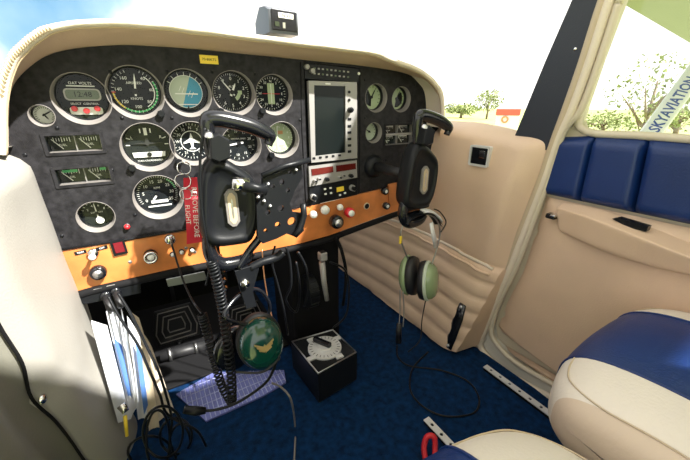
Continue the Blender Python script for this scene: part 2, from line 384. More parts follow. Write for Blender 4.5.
d = MB(True); p = at(552, 216, 0, .80); d.box(p, (.02, .022, .012), 'blkg', .003); d.box(p+Vector((.0, -.006, .004)), (.024, .012, .006), 'chrome', .002); obj('latch_lever', d, door, label='small chrome and black latch')
d = MB(True)
P4 = [at(*q, 0, .798) for q in [(614, 218), (620, 217), (650, 226), (648, 231), (630, 227)]]
d.prism([(p.y, p.z) for p in P4], .790, .806, 'blkg', X=Matrix(((0, 0, 1, 0), (1, 0, 0, 0), (0, 1, 0, 0), (0, 0, 0, 1)))); obj('pull_handle', d, door, label='black recessed pull handle')
# ---- windshield pillar, top rails
g = MB(True); strip([(640, -80), (605, 0), (573, 85), (549, 150)], [(602, -80), (572, 0), (545, 62), (509, 150)], .80, .822, 'pillar', g); obj('trim_4', g, kind='structure')
s_ = MB(True); p = at(575, 49, 0, .799); s_.lathe([(.0001, .002), (.003, .001), (.0035, 0)], 'chrome', 12, X=Matrix.Translation(p) @ Matrix.Rotation(-PI/2, 4, 'Y')); obj('screw', s_, label='small bright screw on the dark windshield post', cat='screw')
# ---- windshield
def ws(u, v):
    x = -.24+u*1.08; c_ = 1-(2*u-1)**2; y = (1.02+.16*c_)*(1-v)+(.48+.06*c_)*v; z = .80+.02*c_+v*(.50); return (x, y, z)
g = MB(); g.grid(ws, 24, 14, GW); obj('window_1', g, kind='structure')
g = MB(); g.holes([(-.24, .46), (.86, .46), (.86, -1.2), (-.24, -1.2)], [[(.04, .40), (.80, .40), (.80, -.12), (.04, -.12)]], 1.24, 1.27, 'cream')  # out of view; opening added so sun reaches the panel and left wall
obj('ceiling', g, kind='structure')
g = MB(); g.box((.42, .14, 1.255), (.76, .52, .004), GW); obj('added_skylight', g, kind='structure')  # unseen skylight pane, added for the sun opening in the ceiling
# ================================================================ GLARESHIELD
inn = [(9, 152), (6, 118), (9, 95), (26, 71), (56, 53), (108, 46), (160, 47), (220, 52), (300, 60), (360, 66), (402, 73), (427, 84), (438, 100), (440, 118), (438, 140)]
out = [(-3, 152), (-2, 95), (8.7, 58), (29, 36), (58, 23), (116, 20), (174, 24.5), (225, 31), (312, 42), (371, 50), (396, 60), (420, 70), (434, 82), (441, 96), (442, 128)]
I3 = smooth([at(*p, 1, PY) for p in inn], 6); O3 = smooth([at(*p, 1, .695) for p in out], 6); K = len(I3)-1
def gs(u, v):
    i = u*K; k = min(int(i), K-1); t = i-k; a = I3[k].lerp(I3[k+1], t); o = O3[k].lerp(O3[k+1], t)
    ctr = Vector((.31, 0, .45)); outd = Vector((o.x-ctr.x, 0, o.z-ctr.z)).normalized()
    if v < .45: w = v/.45; p = a.lerp(o-outd*.012, w); p.y = .76-.072*w; p += Vector((0, 0, 0))
    elif v < .62: w = (v-.45)/.17; an = w*PI; p = o-outd*.006+outd*(-.006*math.cos(an)); p.y = .688-.007*math.sin(an)
    else: w = (v-.62)/.38; p = o.copy(); p.y = .688+w*.40; p.z += .02*w-.03*w*w*(1 if p.z > .6 else 0)
    return tuple(p+Vector((0, 0, .0015*noise.noise((u*30, v*4, 0)))))
gl = thing('glareshield', 'beige leather covered glareshield hood curving over the instrument panel', 'glareshield', (.31, .76, .70))
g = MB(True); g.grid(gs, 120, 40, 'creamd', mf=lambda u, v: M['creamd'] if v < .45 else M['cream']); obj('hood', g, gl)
g = MB(True); g.tube([Vector(gs(u/100, .44)) for u in range(101)], .0016, 'thr', 6)
for i in range(26):                                            # whip stitching at the left corner
    u = .075+i*.0075; a = Vector(gs(u, .42)); c = Vector(gs(u+.004, .60)); g.tube([a+Vector((0, -.001, 0)), Vector(gs(u+.002, .52))+Vector((0, -.003, 0)), c], .0011, 'thr', 5)
obj('stitching', g, gl)
# compass on the glareshield
c0 = at(279, 34, 1, .78)
cp = thing('magnetic_compass', 'small silver grey boxed instrument with a lens, standing on top of the glareshield', 'compass', (c0.x-.003, c0.y, c0.z-.004), (0, 0, math.radians(2))); cp.scale = (1.25, 1.25, 1.15)
g = MB(); prof = [(-.038, -.002), (.030, -.002), (.030, .034), (.012, .043), (-.012, .046), (-.038, .024)]
T = Matrix(((0, 0, 1, 0), (-1, 0, 0, 0), (0, 1, 0, 0), (0, 0, 0, 1)))
g.prism(prof, -.026, .026, 'case', .002, X=T); obj('case', g, cp)
g = MB(); g.box((.0, -.0305, .019), (.044, .004, .032), 'blkg', .001); obj('front_plate', g, cp)
g = MB(); g.box((.002, -.0335, .026), (.026, .002, .008), 'wht'); g.text('N 33', .007, 'blk', X=Matrix.Translation((.002, -.035, .026)) @ Matrix.Rotation(PI/2, 4, 'X')); g.box((-.014, -.0335, .012), (.007, .002, .007), 'lcd'); g.box((-.002, -.0335, .011), (.004, .002, .009), 'wht'); obj('card_window', g, cp)
# ================================================================ INSTRUMENT PANEL
GA = []                             # round instruments: pixel centre, radius, type
blk_out = [(9, 152), (6, 118), (9, 95), (26, 71), (56, 53), (108, 46), (160, 47), (220, 52), (300, 60), (360, 66), (402, 73), (427, 84), (438, 100), (440, 118), (438, 140), (430, 177), (300, 208), (200, 228.5), (57, 251), (30, 205)]
BO = [(p.x, p.z) for p in smooth([at(*q, 1, PY) for q in blk_out[:15]], 5)]+[pp(*q) for q in blk_out[15:]]
rnd = [  # px, py, R, kind, label, stuff
 (135.5, 91, .0405, 'asi', 'airspeed dial with yellow, green and white arcs, top row beside the digital timer'),
 (187.5, 91.5, .0385, 'att', 'attitude dial with blue sky half and pale ground half in the top row'),
 (234, 92, .0385, 'alt', 'black altimeter dial with white hands, right of the blue attitude dial'),
 (274, 93.5, .037, 'vor', 'course dial with pale vertical bar, last of the top row before the display stack'),
 (148, 145.5, .0405, 'turn', 'turn coordinator dial with white tube along the bottom, under the airspeed dial'),
 (193, 142, .0385, 'hdg', 'heading compass dial half hidden behind the left control yoke grip'),
 (241, 144, .0385, 'vsi', 'climb rate dial with white pointer behind the curved horn of the left yoke'),
 (282, 138.5, .036, 'vor2', 'pale green and brown course dial left of the display stack, second row'),
 (158.5, 195.5, .0400, 'tach', 'engine speed dial with green arc, lowest of the big dials on the left'),
 (96, 215.5, .0265, 'suc', 'small round suction dial with upright white needle near the left bottom of the panel'),
 (82, 97, .0370, 'dig', 'digital timer with green readout and three red buttons at the far left'),
 (42, 115, .0150, 'clk', 'tiny white thermometer dial at the left edge of the panel'),
 (235, 186, .036, 'adf', 'dark dial mostly hidden behind the left yoke and its black bracket'),
 (375.5, 97, .031, 'egt', 'round dial with pale face, first one right of the display stack'),
 (400.5, 98.5, .029, 'vac', 'round dial with green tinted face, outermost on the right of the panel'),
 (373, 132, .0235, 'vent', 'small round pale dimmed dial under the right pair of dials'),
]
rects = [ (75, 143.3, .0800*.98, .030, 0), (84.5, 175.3, .080, .030, 1), (399, 134.5, .1050, .056, 2) ]
hol = []
for x, y, R, k, l in rnd:
    c = pp(x, y); hol.append(circ(c[0], c[1]-.09*R, R*1.13, 40))
for x, y, w, h, k in rects:
    c = pp(x, y); hol.append(rot2(c[0], c[1], w, h))
st = [pp(303, 62), pp(358, 68), pp(356.5, 196), pp(309, 208)]
hol_r = [h for h in hol]
ip = thing('instrument_panel', 'dark speckled instrument panel across the cockpit under the beige hood', 'panel', (.31, PY, CZ-.36))
# keep the radio stack opening out of the skin
g = MB(True); g.holes(BO, hol_r+[[st[0], st[1], st[2], (st[3][0], st[3][1]+.001)]], -.002, .004, 'panel', X=PX()); obj('panel_skin', g, ip)
g = MB(True); g.prism([(a*.985+.004, b) for a, b in BO], -.030, -.027, 'blkm', X=PX()); obj('back_plate', g, ip)
# seams and screws of the panel
def screws(P, name='screw', par=None, Y=PY-.004, r=.0032, m='blk'):
    for q in P:
        c = pp(*q, Y); s_ = MB(True); T = Matrix.Translation((c[0], Y, c[1])) @ Matrix.Rotation(PI/2, 4, 'X')
        s_.lathe([(.0001, .0014), (r*.7, .0013), (r, .0003), (r, -.0005)], m, 12, X=T); s_.box((0, 0, .0014), (r*1.3, r*.25, .0004), 'blkm', X=T); obj(name, s_, par)
screws([(110, 72), (167, 72), (212, 72), (255, 74), (296, 82), (122, 118), (172, 118), (218, 118), (259, 118), (181, 172), (132, 172), (300, 120), (135, 215), (25, 155), (57, 128), (112, 170), (365, 80), (415, 85), (365, 118), (415, 155), (386, 160), (62, 236)], par=ip)
g = MB(True); g.tube([at(x, y, 1, PY-.0045) for x, y in [(300.5, 62), (302, 130), (306, 207)]], .0012, 'blkm', 6); g.tube([at(x, y, 1, PY-.0045) for x, y in [(360, 68), (360, 130), (359, 196)]], .0012, 'blkm', 6); obj('panel_joint', g, ip)
pl = MB(True); c = pp(208.5, 60); pl.box((0, 0, .001), (.034, .015, .001), 'yel', X=Matrix.Translation((c[0], PY-.005, c[1])) @ Matrix.Rotation(PI/2, 4, 'X')); pl.text('70-80KTS', .0065, 'blk', X=Matrix.Translation((c[0], PY-.0068, c[1])) @ Matrix.Rotation(PI/2, 4, 'X'))
obj('placard', pl, label='small yellow placard above the top row of dials', cat='placard')
# ---- gauges
def pol(a, r): a = math.radians(a); return (r*math.sin(a), r*math.cos(a))
def ticks(g, n, a0, a1, r0, r1, w, m='wht', z=.0006):
    for i in range(n):
        a = a0+(a1-a0)*i/max(1, n-1); x, y = pol(a, (r0+r1)/2)
        g.box((0, 0, 0), (w, abs(r1-r0), .0003), m, X=Matrix.Translation((x, y, z)) @ Matrix.Rotation(-math.radians(a), 4, 'Z'))
def arc(g, a0, a1, r0, r1, m, z=.0004, n=24):
    v = []; f = []
    for i in range(n+1):
        a = a0+(a1-a0)*i/n; x, y = pol(a, r0); v.append((x, y, z)); x, y = pol(a, r1); v.append((x, y, z))
        if i: f.append((2*i-2, 2*i, 2*i+1, 2*i-1))
    g.add(v, f, m)
def nums(g, L_, a0, a1, r, s, m='wht', z=.0007):
    for i, t in enumerate(L_):
        x, y = pol(a0+(a1-a0)*i/max(1, len(L_)-1), r); g.text(t, s, m, X=Matrix.Translation((x, y, z)))
def needle(R, ang, l0, l1, w, m='wht', z=.002, hub=.12):
    g = MB(); X = Matrix.Rotation(-math.radians(ang), 4, 'Z')
    g.prism([(-w*R, -l0*R), (w*R, -l0*R), (w*R*.8, l1*R*.7), (0, l1*R), (-w*R*.8, l1*R*.7)], z, z+.0007, m, X=X)
    if hub: g.cyl(hub*R, z-.001, z+.0014, 'blk', 16)
    return g
ZD = -.020                          # the dials sit 20 mm behind the skin
def gauge(x, y, R, k, label):
    c = pp(x, y); t = thing({'dig': 'digital_timer', 'clk': 'thermometer_dial'}.get(k, 'round_gauge'), label, 'gauge' if k != 'dig' else 'timer', (c[0], PY, c[1]), PR, 'round gauges of the panel' if k not in ('dig', 'clk') else None)
    g = MB(); s = 1.13*R; R = R*1.03
    g.lathe([(s+.0008, .0038), (s+.0006, .0046), (s-.0006, .0040), (R*1.02, -.010), (R*.97, -.012)], 'bez', 48); g.v = [(a, b-.09*R*max(0, min(1, (z_+.010)/.014)), z_) for a, b, z_ in g.v]; obj('bezel', g, t)
    g = MB(); g.lathe([(R*1.02, -.0105), (R*.975, -.0098), (R*.955, -.011), (R*.95, ZD)], 'blk', 48); obj('rim', g, t)
    g = MB(); r = R*.96; face = {'egt': 'olive', 'vac': 'olive', 'clk': 'wht', 'vent': 'brn'}.get(k, 'dial')
    g.cyl(r, ZD-.003, ZD, face, 48); g.M = Matrix.Translation((0, 0, ZD)); nd = []
    if k == 'asi':
        ticks(g, 33, 20, 340, r*.84, r*.95, r*.018); nums(g, ['40', '60', '80', '100', '120', '140', '160'], 35, 325, r*.68, r*.2)
        arc(g, 35, 150, r*.76, r*.80, 'wht'); arc(g, 60, 215, r*.86, r*.93, 'grn'); arc(g, 215, 265, r*.86, r*.93, 'yel'); arc(g, 265, 269, r*.8, r*.95, 'red')
        g.text('AIRSPEED', r*.15, 'wht', X=Matrix.Translation((0, r*.36, .0006))); g.text('KNOTS', r*.15, 'wht', X=Matrix.Translation((0, -r*.32, .0006))); nd = [(6, .2, .75, .04, 'wht')]
    elif k == 'att':
        a = -28; X = Matrix.Rotation(math.radians(62), 4, 'Z')
        def half(m, a0): arc(g, a0, a0+180, 0, r*.78, m, .0004, 30)
        half('cyan', 20); half('brn', 200); ticks(g, 7, -60, 60, r*.78, r*.95, r*.025); arc(g, 0, 360, r*.775, r*.80, 'wht', .0008, 48)
        for i in (-2, -1, 1, 2): g.box((0, i*r*.16, .0009), (r*.3, r*.02, .0003), 'wht', X=X)
        g.box((0, -r*.1, .002), (r*1.1, r*.05, .0006), 'wht'); g.box((0, -r*.62, .002), (r*.9, r*.04, .0006), 'wht')
        g.prism([(-r*.1, -r*.95), (r*.1, -r*.95), (0, -r*.66)], .001, .002, 'blk')
    elif k in ('alt',):
        ticks(g, 50, 0, 352.8, r*.88, r*.96, r*.014); ticks(g, 10, 0, 324, r*.82, r*.96, r*.03); nums(g, list('0123456789'), 0, 324, r*.70, r*.24)
        g.text('ALT', r*.16, 'wht', X=Matrix.Translation((r*.0, r*.3, .0006))); g.box((r*.45, 0, .0006), (r*.22, r*.2, .0006), 'olive'); arc(g, 100, 150, r*.3, r*.5, 'olive')
        nd = [(-40, .2, .8, .035, 'wht'), (25, .2, .5, .06, 'wht')]
    elif k in ('vor', 'vor2', 'adf', 'hdg'):
        ticks(g, 36, 0, 350, r*.84, r*.95, r*.02); nums(g, ['N', '3', '6', 'E', '12', '15', 'S', '21', '24', 'W', '30', '33'], 0, 330, r*.7, r*.2)
        if k == 'vor': g.box((0, 0, .0006), (r*.42, r*1.2, .0006), 'olive'); g.box((0, 0, .0016), (r*1.1, r*.03, .0006), 'red'); g.box((0, 0, .002), (r*.03, r*1.1, .0006), 'wht')
        if k == 'vor2': arc(g, 0, 360, 0, r*.95, 'olive', .0003, 40); g.box((-r*.1, 0, .0009), (r*.05, r*1.5, .0006), 'wht'); g.box((r*.1, -r*.3, .0007), (r*.6, r*.35, .0006), 'brn'); g.box((r*.1, r*.35, .0007), (r*.35, r*.22, .0006), 'copper')
        if k == 'hdg':
            arc(g, 0, 360, r*.52, r*.56, 'wht', .0004, 40); g.prism([(0, r*.45), (r*.09, r*.15), (r*.42, -r*.05), (r*.42, -r*.13), (r*.09, -r*.05), (r*.05, -r*.3), (r*.18, -r*.42), (-r*.18, -r*.42), (-r*.05, -r*.3), (-r*.09, -r*.05), (-r*.42, -r*.13), (-r*.42, -r*.05), (-r*.09, r*.15)], .001, .0016, 'wht')
        if k == 'adf': nd = [(60, .7, .7, .03, 'wht')]
    elif k == 'turn':
        g.text('TURN COORDINATOR', r*.11, 'wht', X=Matrix.Translation((0, -r*.78, .0006))); g.text('L', r*.2, 'wht', X=Matrix.Translation((-r*.62, r*.34, .0006))); g.text('R', r*.2, 'wht', X=Matrix.Translation((r*.62, r*.34, .0006)))
        ticks(g, 2, -68, -90, r*.75, r*.92, r*.04); ticks(g, 2, 68, 90, r*.75, r*.92, r*.04)
        g.prism([(-r*.72, -r*.36), (r*.72, -r*.36), (r*.68, -r*.6), (-r*.68, -r*.6)], .0006, .002, 'wht'); g.cyl(r*.11, .002, .0035, 'blk', 16, X=Matrix.Translation((0, -r*.47, 0)))
        g.prism([(-r*.68, r*.08), (-r*.08, r*.02), (0, -r*.08), (r*.08, r*.02), (r*.68, r*.08), (r*.1, r*.1), (r*.05, r*.3), (-r*.05, r*.3), (-r*.1, r*.1)], .002, .003, 'dark'); g.box((0, r*.62, .0006), (r*.14, r*.34, .0006), 'wht'); g.box((-r*.22, r*.66, .0006), (r*.05, r*.2, .0006), 'wht'); g.box((r*.22, r*.66, .0006), (r*.05, r*.2, .0006), 'wht')
    elif k == 'vsi':
        ticks(g, 21, 100, 440, r*.84, r*.95, r*.02); nums(g, ['20', '15', '10', '5', '0', '5', '10', '15', '20'], 110, 430, r*.68, r*.2); nd = [(-98, .25, .82, .05, 'wht')]
        g.text('VERTICAL SPEED', r*.12, 'wht', X=Matrix.Translation((0, r*.25, .0006)))
    elif k == 'tach':
        ticks(g, 36, -120, 120, r*.84, r*.95, r*.02); nums(g, ['0', '5', '10', '15', '20', '25', '30', '35'], -120, 120, r*.66, r*.22); arc(g, 35, 75, r*.84, r*.92, 'grn')
        g.text('RPM', r*.16, 'wht', X=Matrix.Translation((0, r*.3, .0006))); g.box((r*.02, -r*.42, .0006), (r*.8, r*.15, .0006), 'wht'); g.text('0427 6', r*.15, 'blk', X=Matrix.Translation((r*.02, -r*.42, .001))); g.box((0, -r*.66, .0006), (r*1.1, r*.07, .0006), 'wht'); nd = [(-140, .1, .5, .05, 'wht')]
    elif k == 'suc':
        ticks(g, 9, -70, 70, r*.78, r*.92, r*.03); nums(g, ['2', '4', '6', '8'], -60, 60, r*.58, r*.22); arc(g, 10, 35, r*.8, r*.9, 'grn'); g.text('SUCTION', r*.17, 'wht', X=Matrix.Translation((0, r*.05, .0006))); g.cyl(r*.26, .0005, .0035, 'wht', 20, X=Matrix.Translation((r*.1, -r*.55, 0))); nd = [(-4, .4, .78, .04, 'wht')]
    elif k == 'dig':
        g.prism(rot2(0, r*.12, r*1.45, r*.55, 0, r*.18), .0005, .0015, 'silv'); g.prism(rot2(0, r*.12, r*1.32, r*.42, 0, r*.14), .0012, .002, 'lcd'); g.text('12:48', r*.34, 'blk', X=Matrix.Translation((0, r*.12, .0022)), )
        g.box((0, r*.5, .0006), (r*1.1, r*.05, .0006), 'wht'); g.text('OAT VOLTS', r*.17, 'wht', X=Matrix.Translation((0, r*.62, .0006))); g.text('SELECT  CONTROL', r*.13, 'wht', X=Matrix.Translation((0, -r*.3, .0006))); g.prism(rot2(0, -r*.62, r*1.3, r*.34, 0, r*.1), .0003, .001, 'wht')
    elif k == 'clk':
        ticks(g, 20, -130, 130, r*.7, r*.9, r*.05, 'blk'); nd = [(60, .2, .8, .08, 'blk'), (150, .1, .6, .08, 'blk')]
    else:
        ticks(g, 12, -120, 120, r*.76, r*.93, r*.04, 'blk'); nd = [(30 if k != 'vent' else -60, .2, .75, .05, 'blk')]
        if k == 'egt': arc(g, 180, 330, r*.1, r*.75, 'dial')
        if k == 'vac': arc(g, 40, 190, r*.1, r*.8, 'dial')
    obj('dial', g, t)
    for i, (a, l0, l1, w, m) in enumerate(nd):
        q = needle(R, a, l0, l1, w, m, z=ZD+.002+i*.0015); obj('pointer', q, t)
    if k == 'dig':
        for i in (-1, 0, 1): q = MB(); q.cyl(r*.13, ZD, ZD+.007, 'red', 16, X=Matrix.Translation((i*r*.45, -r*.62+abs(i)*r*.1, 0)), bev=.001); obj('button', q, t, label='small red push button')
    if k in ('asi', 'alt', 'vor', 'vor2', 'hdg', 'turn'):
        q = MB(); T = Matrix.Translation((R*.82*(-1 if k != 'asi' else 1), -R*.95, .002)); q.cyl(.0062, -.002, .010, 'blk', 18, X=T, bev=.001)
        for a in range(8): q.box((.006*math.cos(a*PI/4), .006*math.sin(a*PI/4), .006), (.0016, .0016, .007), 'blk', X=T)
        obj('adjusting_knob', q, t)
    q = MB(); q.lathe([(.0001, -.0105), (R*.95, -.0107)], GL, 40); obj('glass', q, t)
for a in rnd: gauge(*a)
# rectangular twin gauges
for (x, y, w, h, k) in rects:
    c = pp(x, y); lab = ['twin rectangular fuel gauge in a black window, upper of the two at far left', 'twin rectangular oil gauge with green band, lower of the two at far left', 'wide engine gauge cluster with four readings on the right of the panel'][k]
    t = thing('rectangular_gauge', lab, 'gauge', (c[0], PY, c[1]), PR)
    g = MB(); g.holes(rot2(0, 0, w+.008, h+.008, 0, .002), [rot2(0, 0, w-.002, h-.002)], .004, .0058, 'panel' if k < 2 else 'blk')
    g.box((0, -h/2+.001, -.006), (w, .0012, .020), 'bez'); g.box((0, h/2-.001, -.006), (w, .0012, .020), 'blk'); g.box((-w/2+.001, 0, -.006), (.0012, h, .020), 'blk'); g.box((w/2-.001, 0, -.006), (.0012, h, .020), 'bez'); obj('frame', g, t)
    rows = 1 if k < 2 else 2
    g = MB(); g.box((0, 0, -.018), (w, h, .003), 'dial')
    for r_ in range(rows):
        hh = h/rows; cy = (r_-(rows-1)/2)*hh
        for s2 in (-1, 1):
            cx = s2*w/4
            for i in range(7): g.box((cx+(i-3)*w*.048, cy+hh*.20, -.0162), (.0009, hh*(.18 if i % 3 else .28), .0003), 'wht')
            g.text(['FUEL', 'OIL', 'TEMP'][k], hh*.18, 'wht', X=Matrix.Translation((cx, cy-hh*.12, -.0163)))
            if k == 1: g.box((cx+(-.02 if s2 < 0 else .1)*w, cy+hh*.25, -.0158), (w*(.28 if s2 < 0 else .12), hh*.16, .0003), 'grn')
            if k == 2: g.box((cx, cy+hh*.3, -.0158), (w*.3, hh*.08, .0003), 'wht')
    g.box((0, 0, -.012), (.0012, h, .010), 'silv')
    if k == 2: g.box((0, 0, -.012), (w, .006, .010), 'silv')
    obj('dial', g, t)
    for r_ in range(rows):
        for s2 in (-1, 1):
            cy = (r_-(rows-1)/2)*h/rows; q = MB(); q.box((0, 0, 0), (.0012, h/rows*.75, .0008), 'wht', X=Matrix.Translation((s2*w/4-w*.09, cy-h/rows*.05, -.0145)) @ Matrix.Rotation(math.radians(38), 4, 'Z')); obj('pointer', q, t)
    q = MB(); q.box((0, 0, -.009), (w-.002, h-.002, .0005), GL); obj('glass', q, t)
# ---- display stack
def quad(g, P, z0, z1, m, Y=PY, bev=0): g.prism([pp(*q, Y) for q in P], z0, z1, m, bev, X=PX(Y))
t = thing('audio_panel', 'narrow black audio selector panel with small lit keys on top of the display stack', 'audio panel', at(331, 80, 1, PY))
g = MB(True); quad(g, [(303.5, 63), (357.5, 69), (357.3, 82), (304, 79)], -.02, .006, 'blk', bev=.0005); obj('case', g, t)
for i in range(9):
    for j in range(2):
        c = Vector((0, 0, 0)); p = at(314.5+i*4.2, 68.3+i*.45+j*5.2, 1, PY-.0065); q = MB(True); q.box(p, (.0050, .002, .0036), 'silv' if (i+j) % 3 else 'lcd', .0004); obj('key', q, t)
for (x, y) in ((306, 67), (311.5, 71)):
    p = at(x, y, 1, PY-.006); q = MB(True); q.cyl(.0055, 0, .009, 'silv', 16, X=Matrix.Translation(p) @ Matrix.Rotation(PI/2, 4, 'X'), bev=.001); obj('knob', q, t)
p = at(358.6, 73.5, 1, PY-.005); q = MB(True); q.lathe([(.0001, .004), (.003, .003), (.0042, 0)], 'wht', 14, X=Matrix.Translation(p) @ Matrix.Rotation(PI/2, 4, 'X')); obj('lamp', q, label='tiny white indicator lamp at the upper right of the display stack', cat='lamp')
t = thing('navigation_display', 'tall portrait navigation display with a silver bezel and dark screen', 'display', at(330, 160, 1, PY))
g = MB(True); so = [(306, 81), (354, 82.5), (354.5, 157.5), (309, 162)]; sc = [(311.5, 85.5), (342.5, 86.5), (343, 152), (313, 155.5)]
g.holes([pp(*q) for q in so], [[pp(*q) for q in sc]], .004, .014, 'silv', X=PX()); quad(g, so, -.02, .004, 'blk'); obj('bezel', g, t)
g = MB(True); quad(g, sc, .004, .010, 'screen'); obj('screen', g, t)
for (x, y, r) in [(349, 92, .0034), (349, 100, .0034)]:
    p = at(x, y, 1, PY-.014); q = MB(True); q.cyl(r, 0, .002, 'blk', 14, X=Matrix.Translation(p) @ Matrix.Rotation(PI/2, 4, 'X')); obj('key', q, t)
for (x, y, r) in [(349.5, 110, .0065)]:
    p = at(x, y, 1, PY-.014); q = MB(True); T = Matrix.Translation(p) @ Matrix.Rotation(PI/2, 4, 'X'); q.cyl(r, 0, .010, 'blk', 20, X=T, bev=.001); q.cyl(r*.6, .010, .016, 'blk', 16, X=T, bev=.001); obj('knob', q, t)
for y in (119, 126, 132.5, 139, 145.5, 151.5):
    p = at(349.5, y, 1, PY-.0145); q = MB(True); q.box(p, (.0105, .0025, .0064), 'blk', .001); obj('key', q, t)
for i in range(5):
    p = at(314+i*6.4, 158.2-i*.75, 1, PY-.0145); q = MB(True); q.box(p, (.0075, .0025, .0052), 'blk', .001); obj('key', q, t)
p = at(328, 83.8, 1, PY-.0145); q = MB(True); q.box(p, (.014, .0008, .003), 'wht'); obj('maker_mark', q, t)
t = thing('communication_radio', 'silver radio with two red windows and a row of knobs under the tall display', 'radio', at(331, 182, 1, PY))
g = MB(True); quad(g, [(307, 166), (355, 159.5), (355.5, 177), (308, 186)], -.02, .010, 'silv', bev=.0008); obj('case', g, t)
for P in ([(309.5, 168.5), (331, 165.5), (331.3, 171.5), (310, 175)], [(334, 165), (353.5, 162.5), (353.7, 168.5), (334.3, 171.4)]):
    g = MB(True); quad(g, P, .010, .0112, 'redwin'); obj('display_window', g, t)
for (x, y) in [(314, 180.5), (318, 178.5), (326, 179), (338.5, 177), (342, 175), (350, 175.5)]:
    p = at(x, y, 1, PY-.010); q = MB(True); T = Matrix.Translation(p) @ Matrix.Rotation(PI/2, 4, 'X'); r = .0052 if x in (326, 350) else .0035
    q.cyl(r, 0, .010, 'blk' if r > .005 else 'silv', 16, X=T, bev=.0008); q.cyl(r*.55, .010, .015, 'blk', 12, X=T); obj('knob', q, t)
t = thing('transponder', 'black transponder with a small green readout and two knobs at the bottom of the stack', 'transponder', at(331, 203, 1, PY))
g = MB(True); quad(g, [(307.5, 187), (355.5, 178), (356, 194), (309, 207)], -.02, .008, 'blk', bev=.0006); obj('case', g, t)
g = MB(True); quad(g, [(335, 187), (342, 185.5), (342.3, 190), (335.3, 191.5)], .008, .0092, 'yel'); quad(g, [(319, 202.5), (343.5, 197), (343.6, 198.5), (319, 204)], .008, .009, 'wht'); obj('readout', g, t)
for (x, y) in [(325, 189), (330.5, 188), (325.5, 194), (331, 193), (340, 195), (345, 193)]:
    p = at(x, y, 1, PY-.0085); q = MB(True); q.box(p, (.0065, .003, .005), 'wht', .0008); obj('key', q, t)
for (x, y) in [(312.5, 197), (351.5, 187.5)]:
    p = at(x, y, 1, PY-.008); q = MB(True); T = Matrix.Translation(p) @ Matrix.Rotation(PI/2, 4, 'X'); q.cyl(.0085, 0, .009, 'silv', 20, X=T, bev=.001); q.cyl(.006, .009, .018, 'blk', 16, X=T, bev=.001); q.box((0, 0, .012), (.003, .016, .010), 'silv', .0008, X=T); obj('knob', q, t)
# ================================================================ LOWER ORANGE PANEL
OY = .752
oo = [(57, 251.5), (130, 240), (200, 228.5), (300, 208.5), (360, 194), (430, 178), (436, 180), (434, 200), (404, 208), (372, 219), (345, 229), (329, 235), (300, 243), (250, 253), (180, 267), (140, 276), (100, 285), (74, 291)]
lpn = thing('lower_panel', 'orange brown wood finished switch panel along the bottom of the instrument panel', 'panel', (.31, OY, CZ-.36))
holec = pp(399, 198, OY)
g = MB(True); g.prism([pp(*q, OY) for q in oo], -.006, .003, 'orng', X=PX(OY)); obj('wood_board', g, lpn)
g = MB(True); P = smooth([at(*q, 1, OY-.004) for q in [(72, 297), (100, 289), (140, 280), (180, 271), (250, 257), (300, 247), (329, 239), (345, 233), (372, 223), (404, 211.5), (434, 203)]], 5); g.tube(P, .0085, 'blkm', 10); obj('edge_trim', g, lpn)
g = MB(True); P = [at(*q, 1, OY-.004) for q in [(57, 250), (130, 239), (200, 227), (300, 207)]]; g.tube(P, .0025, 'blk', 6); obj('top_trim', g, lpn)
g = MB(True); quad(g, [(75, 293), (140, 281), (141, 291), (84, 302)], .004, .010, 'blk', OY, .0005); ta = obj('label_strip', g, lpn)
g = MB(True)
for (x, y, w) in [(82, 295.5, .016), (98, 290, .014), (111, 286.5, .014)]:
    c = pp(x, y, OY-.011); g.box((0, 0, 0), (w, .006, .0006), 'silv', X=Matrix.Translation((c[0], OY-.0105, c[1])) @ Matrix.Rotation(PI/2, 4, 'X')); g.text('MIC' if x > 90 else 'PHONE', .0045, 'blk', X=Matrix.Translation((c[0], OY-.0111, c[1])) @ Matrix.Rotation(PI/2, 4, 'X'))
obj('jack_labels', g, ta)
screws([(92, 270), (186, 248), (195, 252), (268, 230), (360, 226), (130, 262), (300, 222)], 'panel_screw', lpn, OY-.003, .0035, 'silv')
def LT(px, py, o=.003): p = at(px, py, 1, OY-o); return thing, p
def knob(name, px, py, label, cat, parts, off=.003):
    p = at(px, py, 1, OY-off); t = thing(name, label, cat, p, PR)
    for nm, prof, m, *lb in parts:
        g = MB(); g.lathe(prof, m, 28); obj(nm, g, t, label=lb[0] if lb else None)
    return t
# master switch plate: id plate, lever, red rocker
t = knob('toggle_switch', 93.5, 252.5, 'cream toggle switch between two small metal tags at the left of the orange panel', 'switch', [('collar', [(.0001, .001), (.009, .001), (.009, .006), (.006, .008), (.0001, .008)], 'chrome'), ('lever', [(.003, .006), (.0035, .020), (.006, .026), (.004, .031), (.0001, .032)], 'wht')])
for (x, y, a) in ((80.5, 252.5, .1), (102, 248, .1)):
    q = MB(True); c = at(x, y, 1, OY-.0035); q.box((0, 0, 0), (.018, .007, .001), 'blk', X=Matrix.Translation(c) @ Matrix.Rotation(PI/2, 4, 'X') @ Matrix.Rotation(a, 4, 'Z')); q.text('TRIM' if x < 90 else 'OFF', .005, 'wht', X=Matrix.Translation(c+Vector((0, -.0008, 0))) @ Matrix.Rotation(PI/2, 4, 'X') @ Matrix.Rotation(a, 4, 'Z')); obj('tag_plate', q, label='small black metal tag %s the cream toggle switch' % ('left of' if x < 90 else 'right of'), cat='tag')
c = at(119, 247, 1, OY-.003); t = thing('rocker_switch', 'dark red rocker switch in a black frame on the orange panel', 'switch', c, PR)
g = MB(); g.holes(rot2(0, 0, .024, .031, .05, .001), [rot2(0, 0, .017, .023, .05)], -.001, .004, 'blk'); obj('frame', g, t)
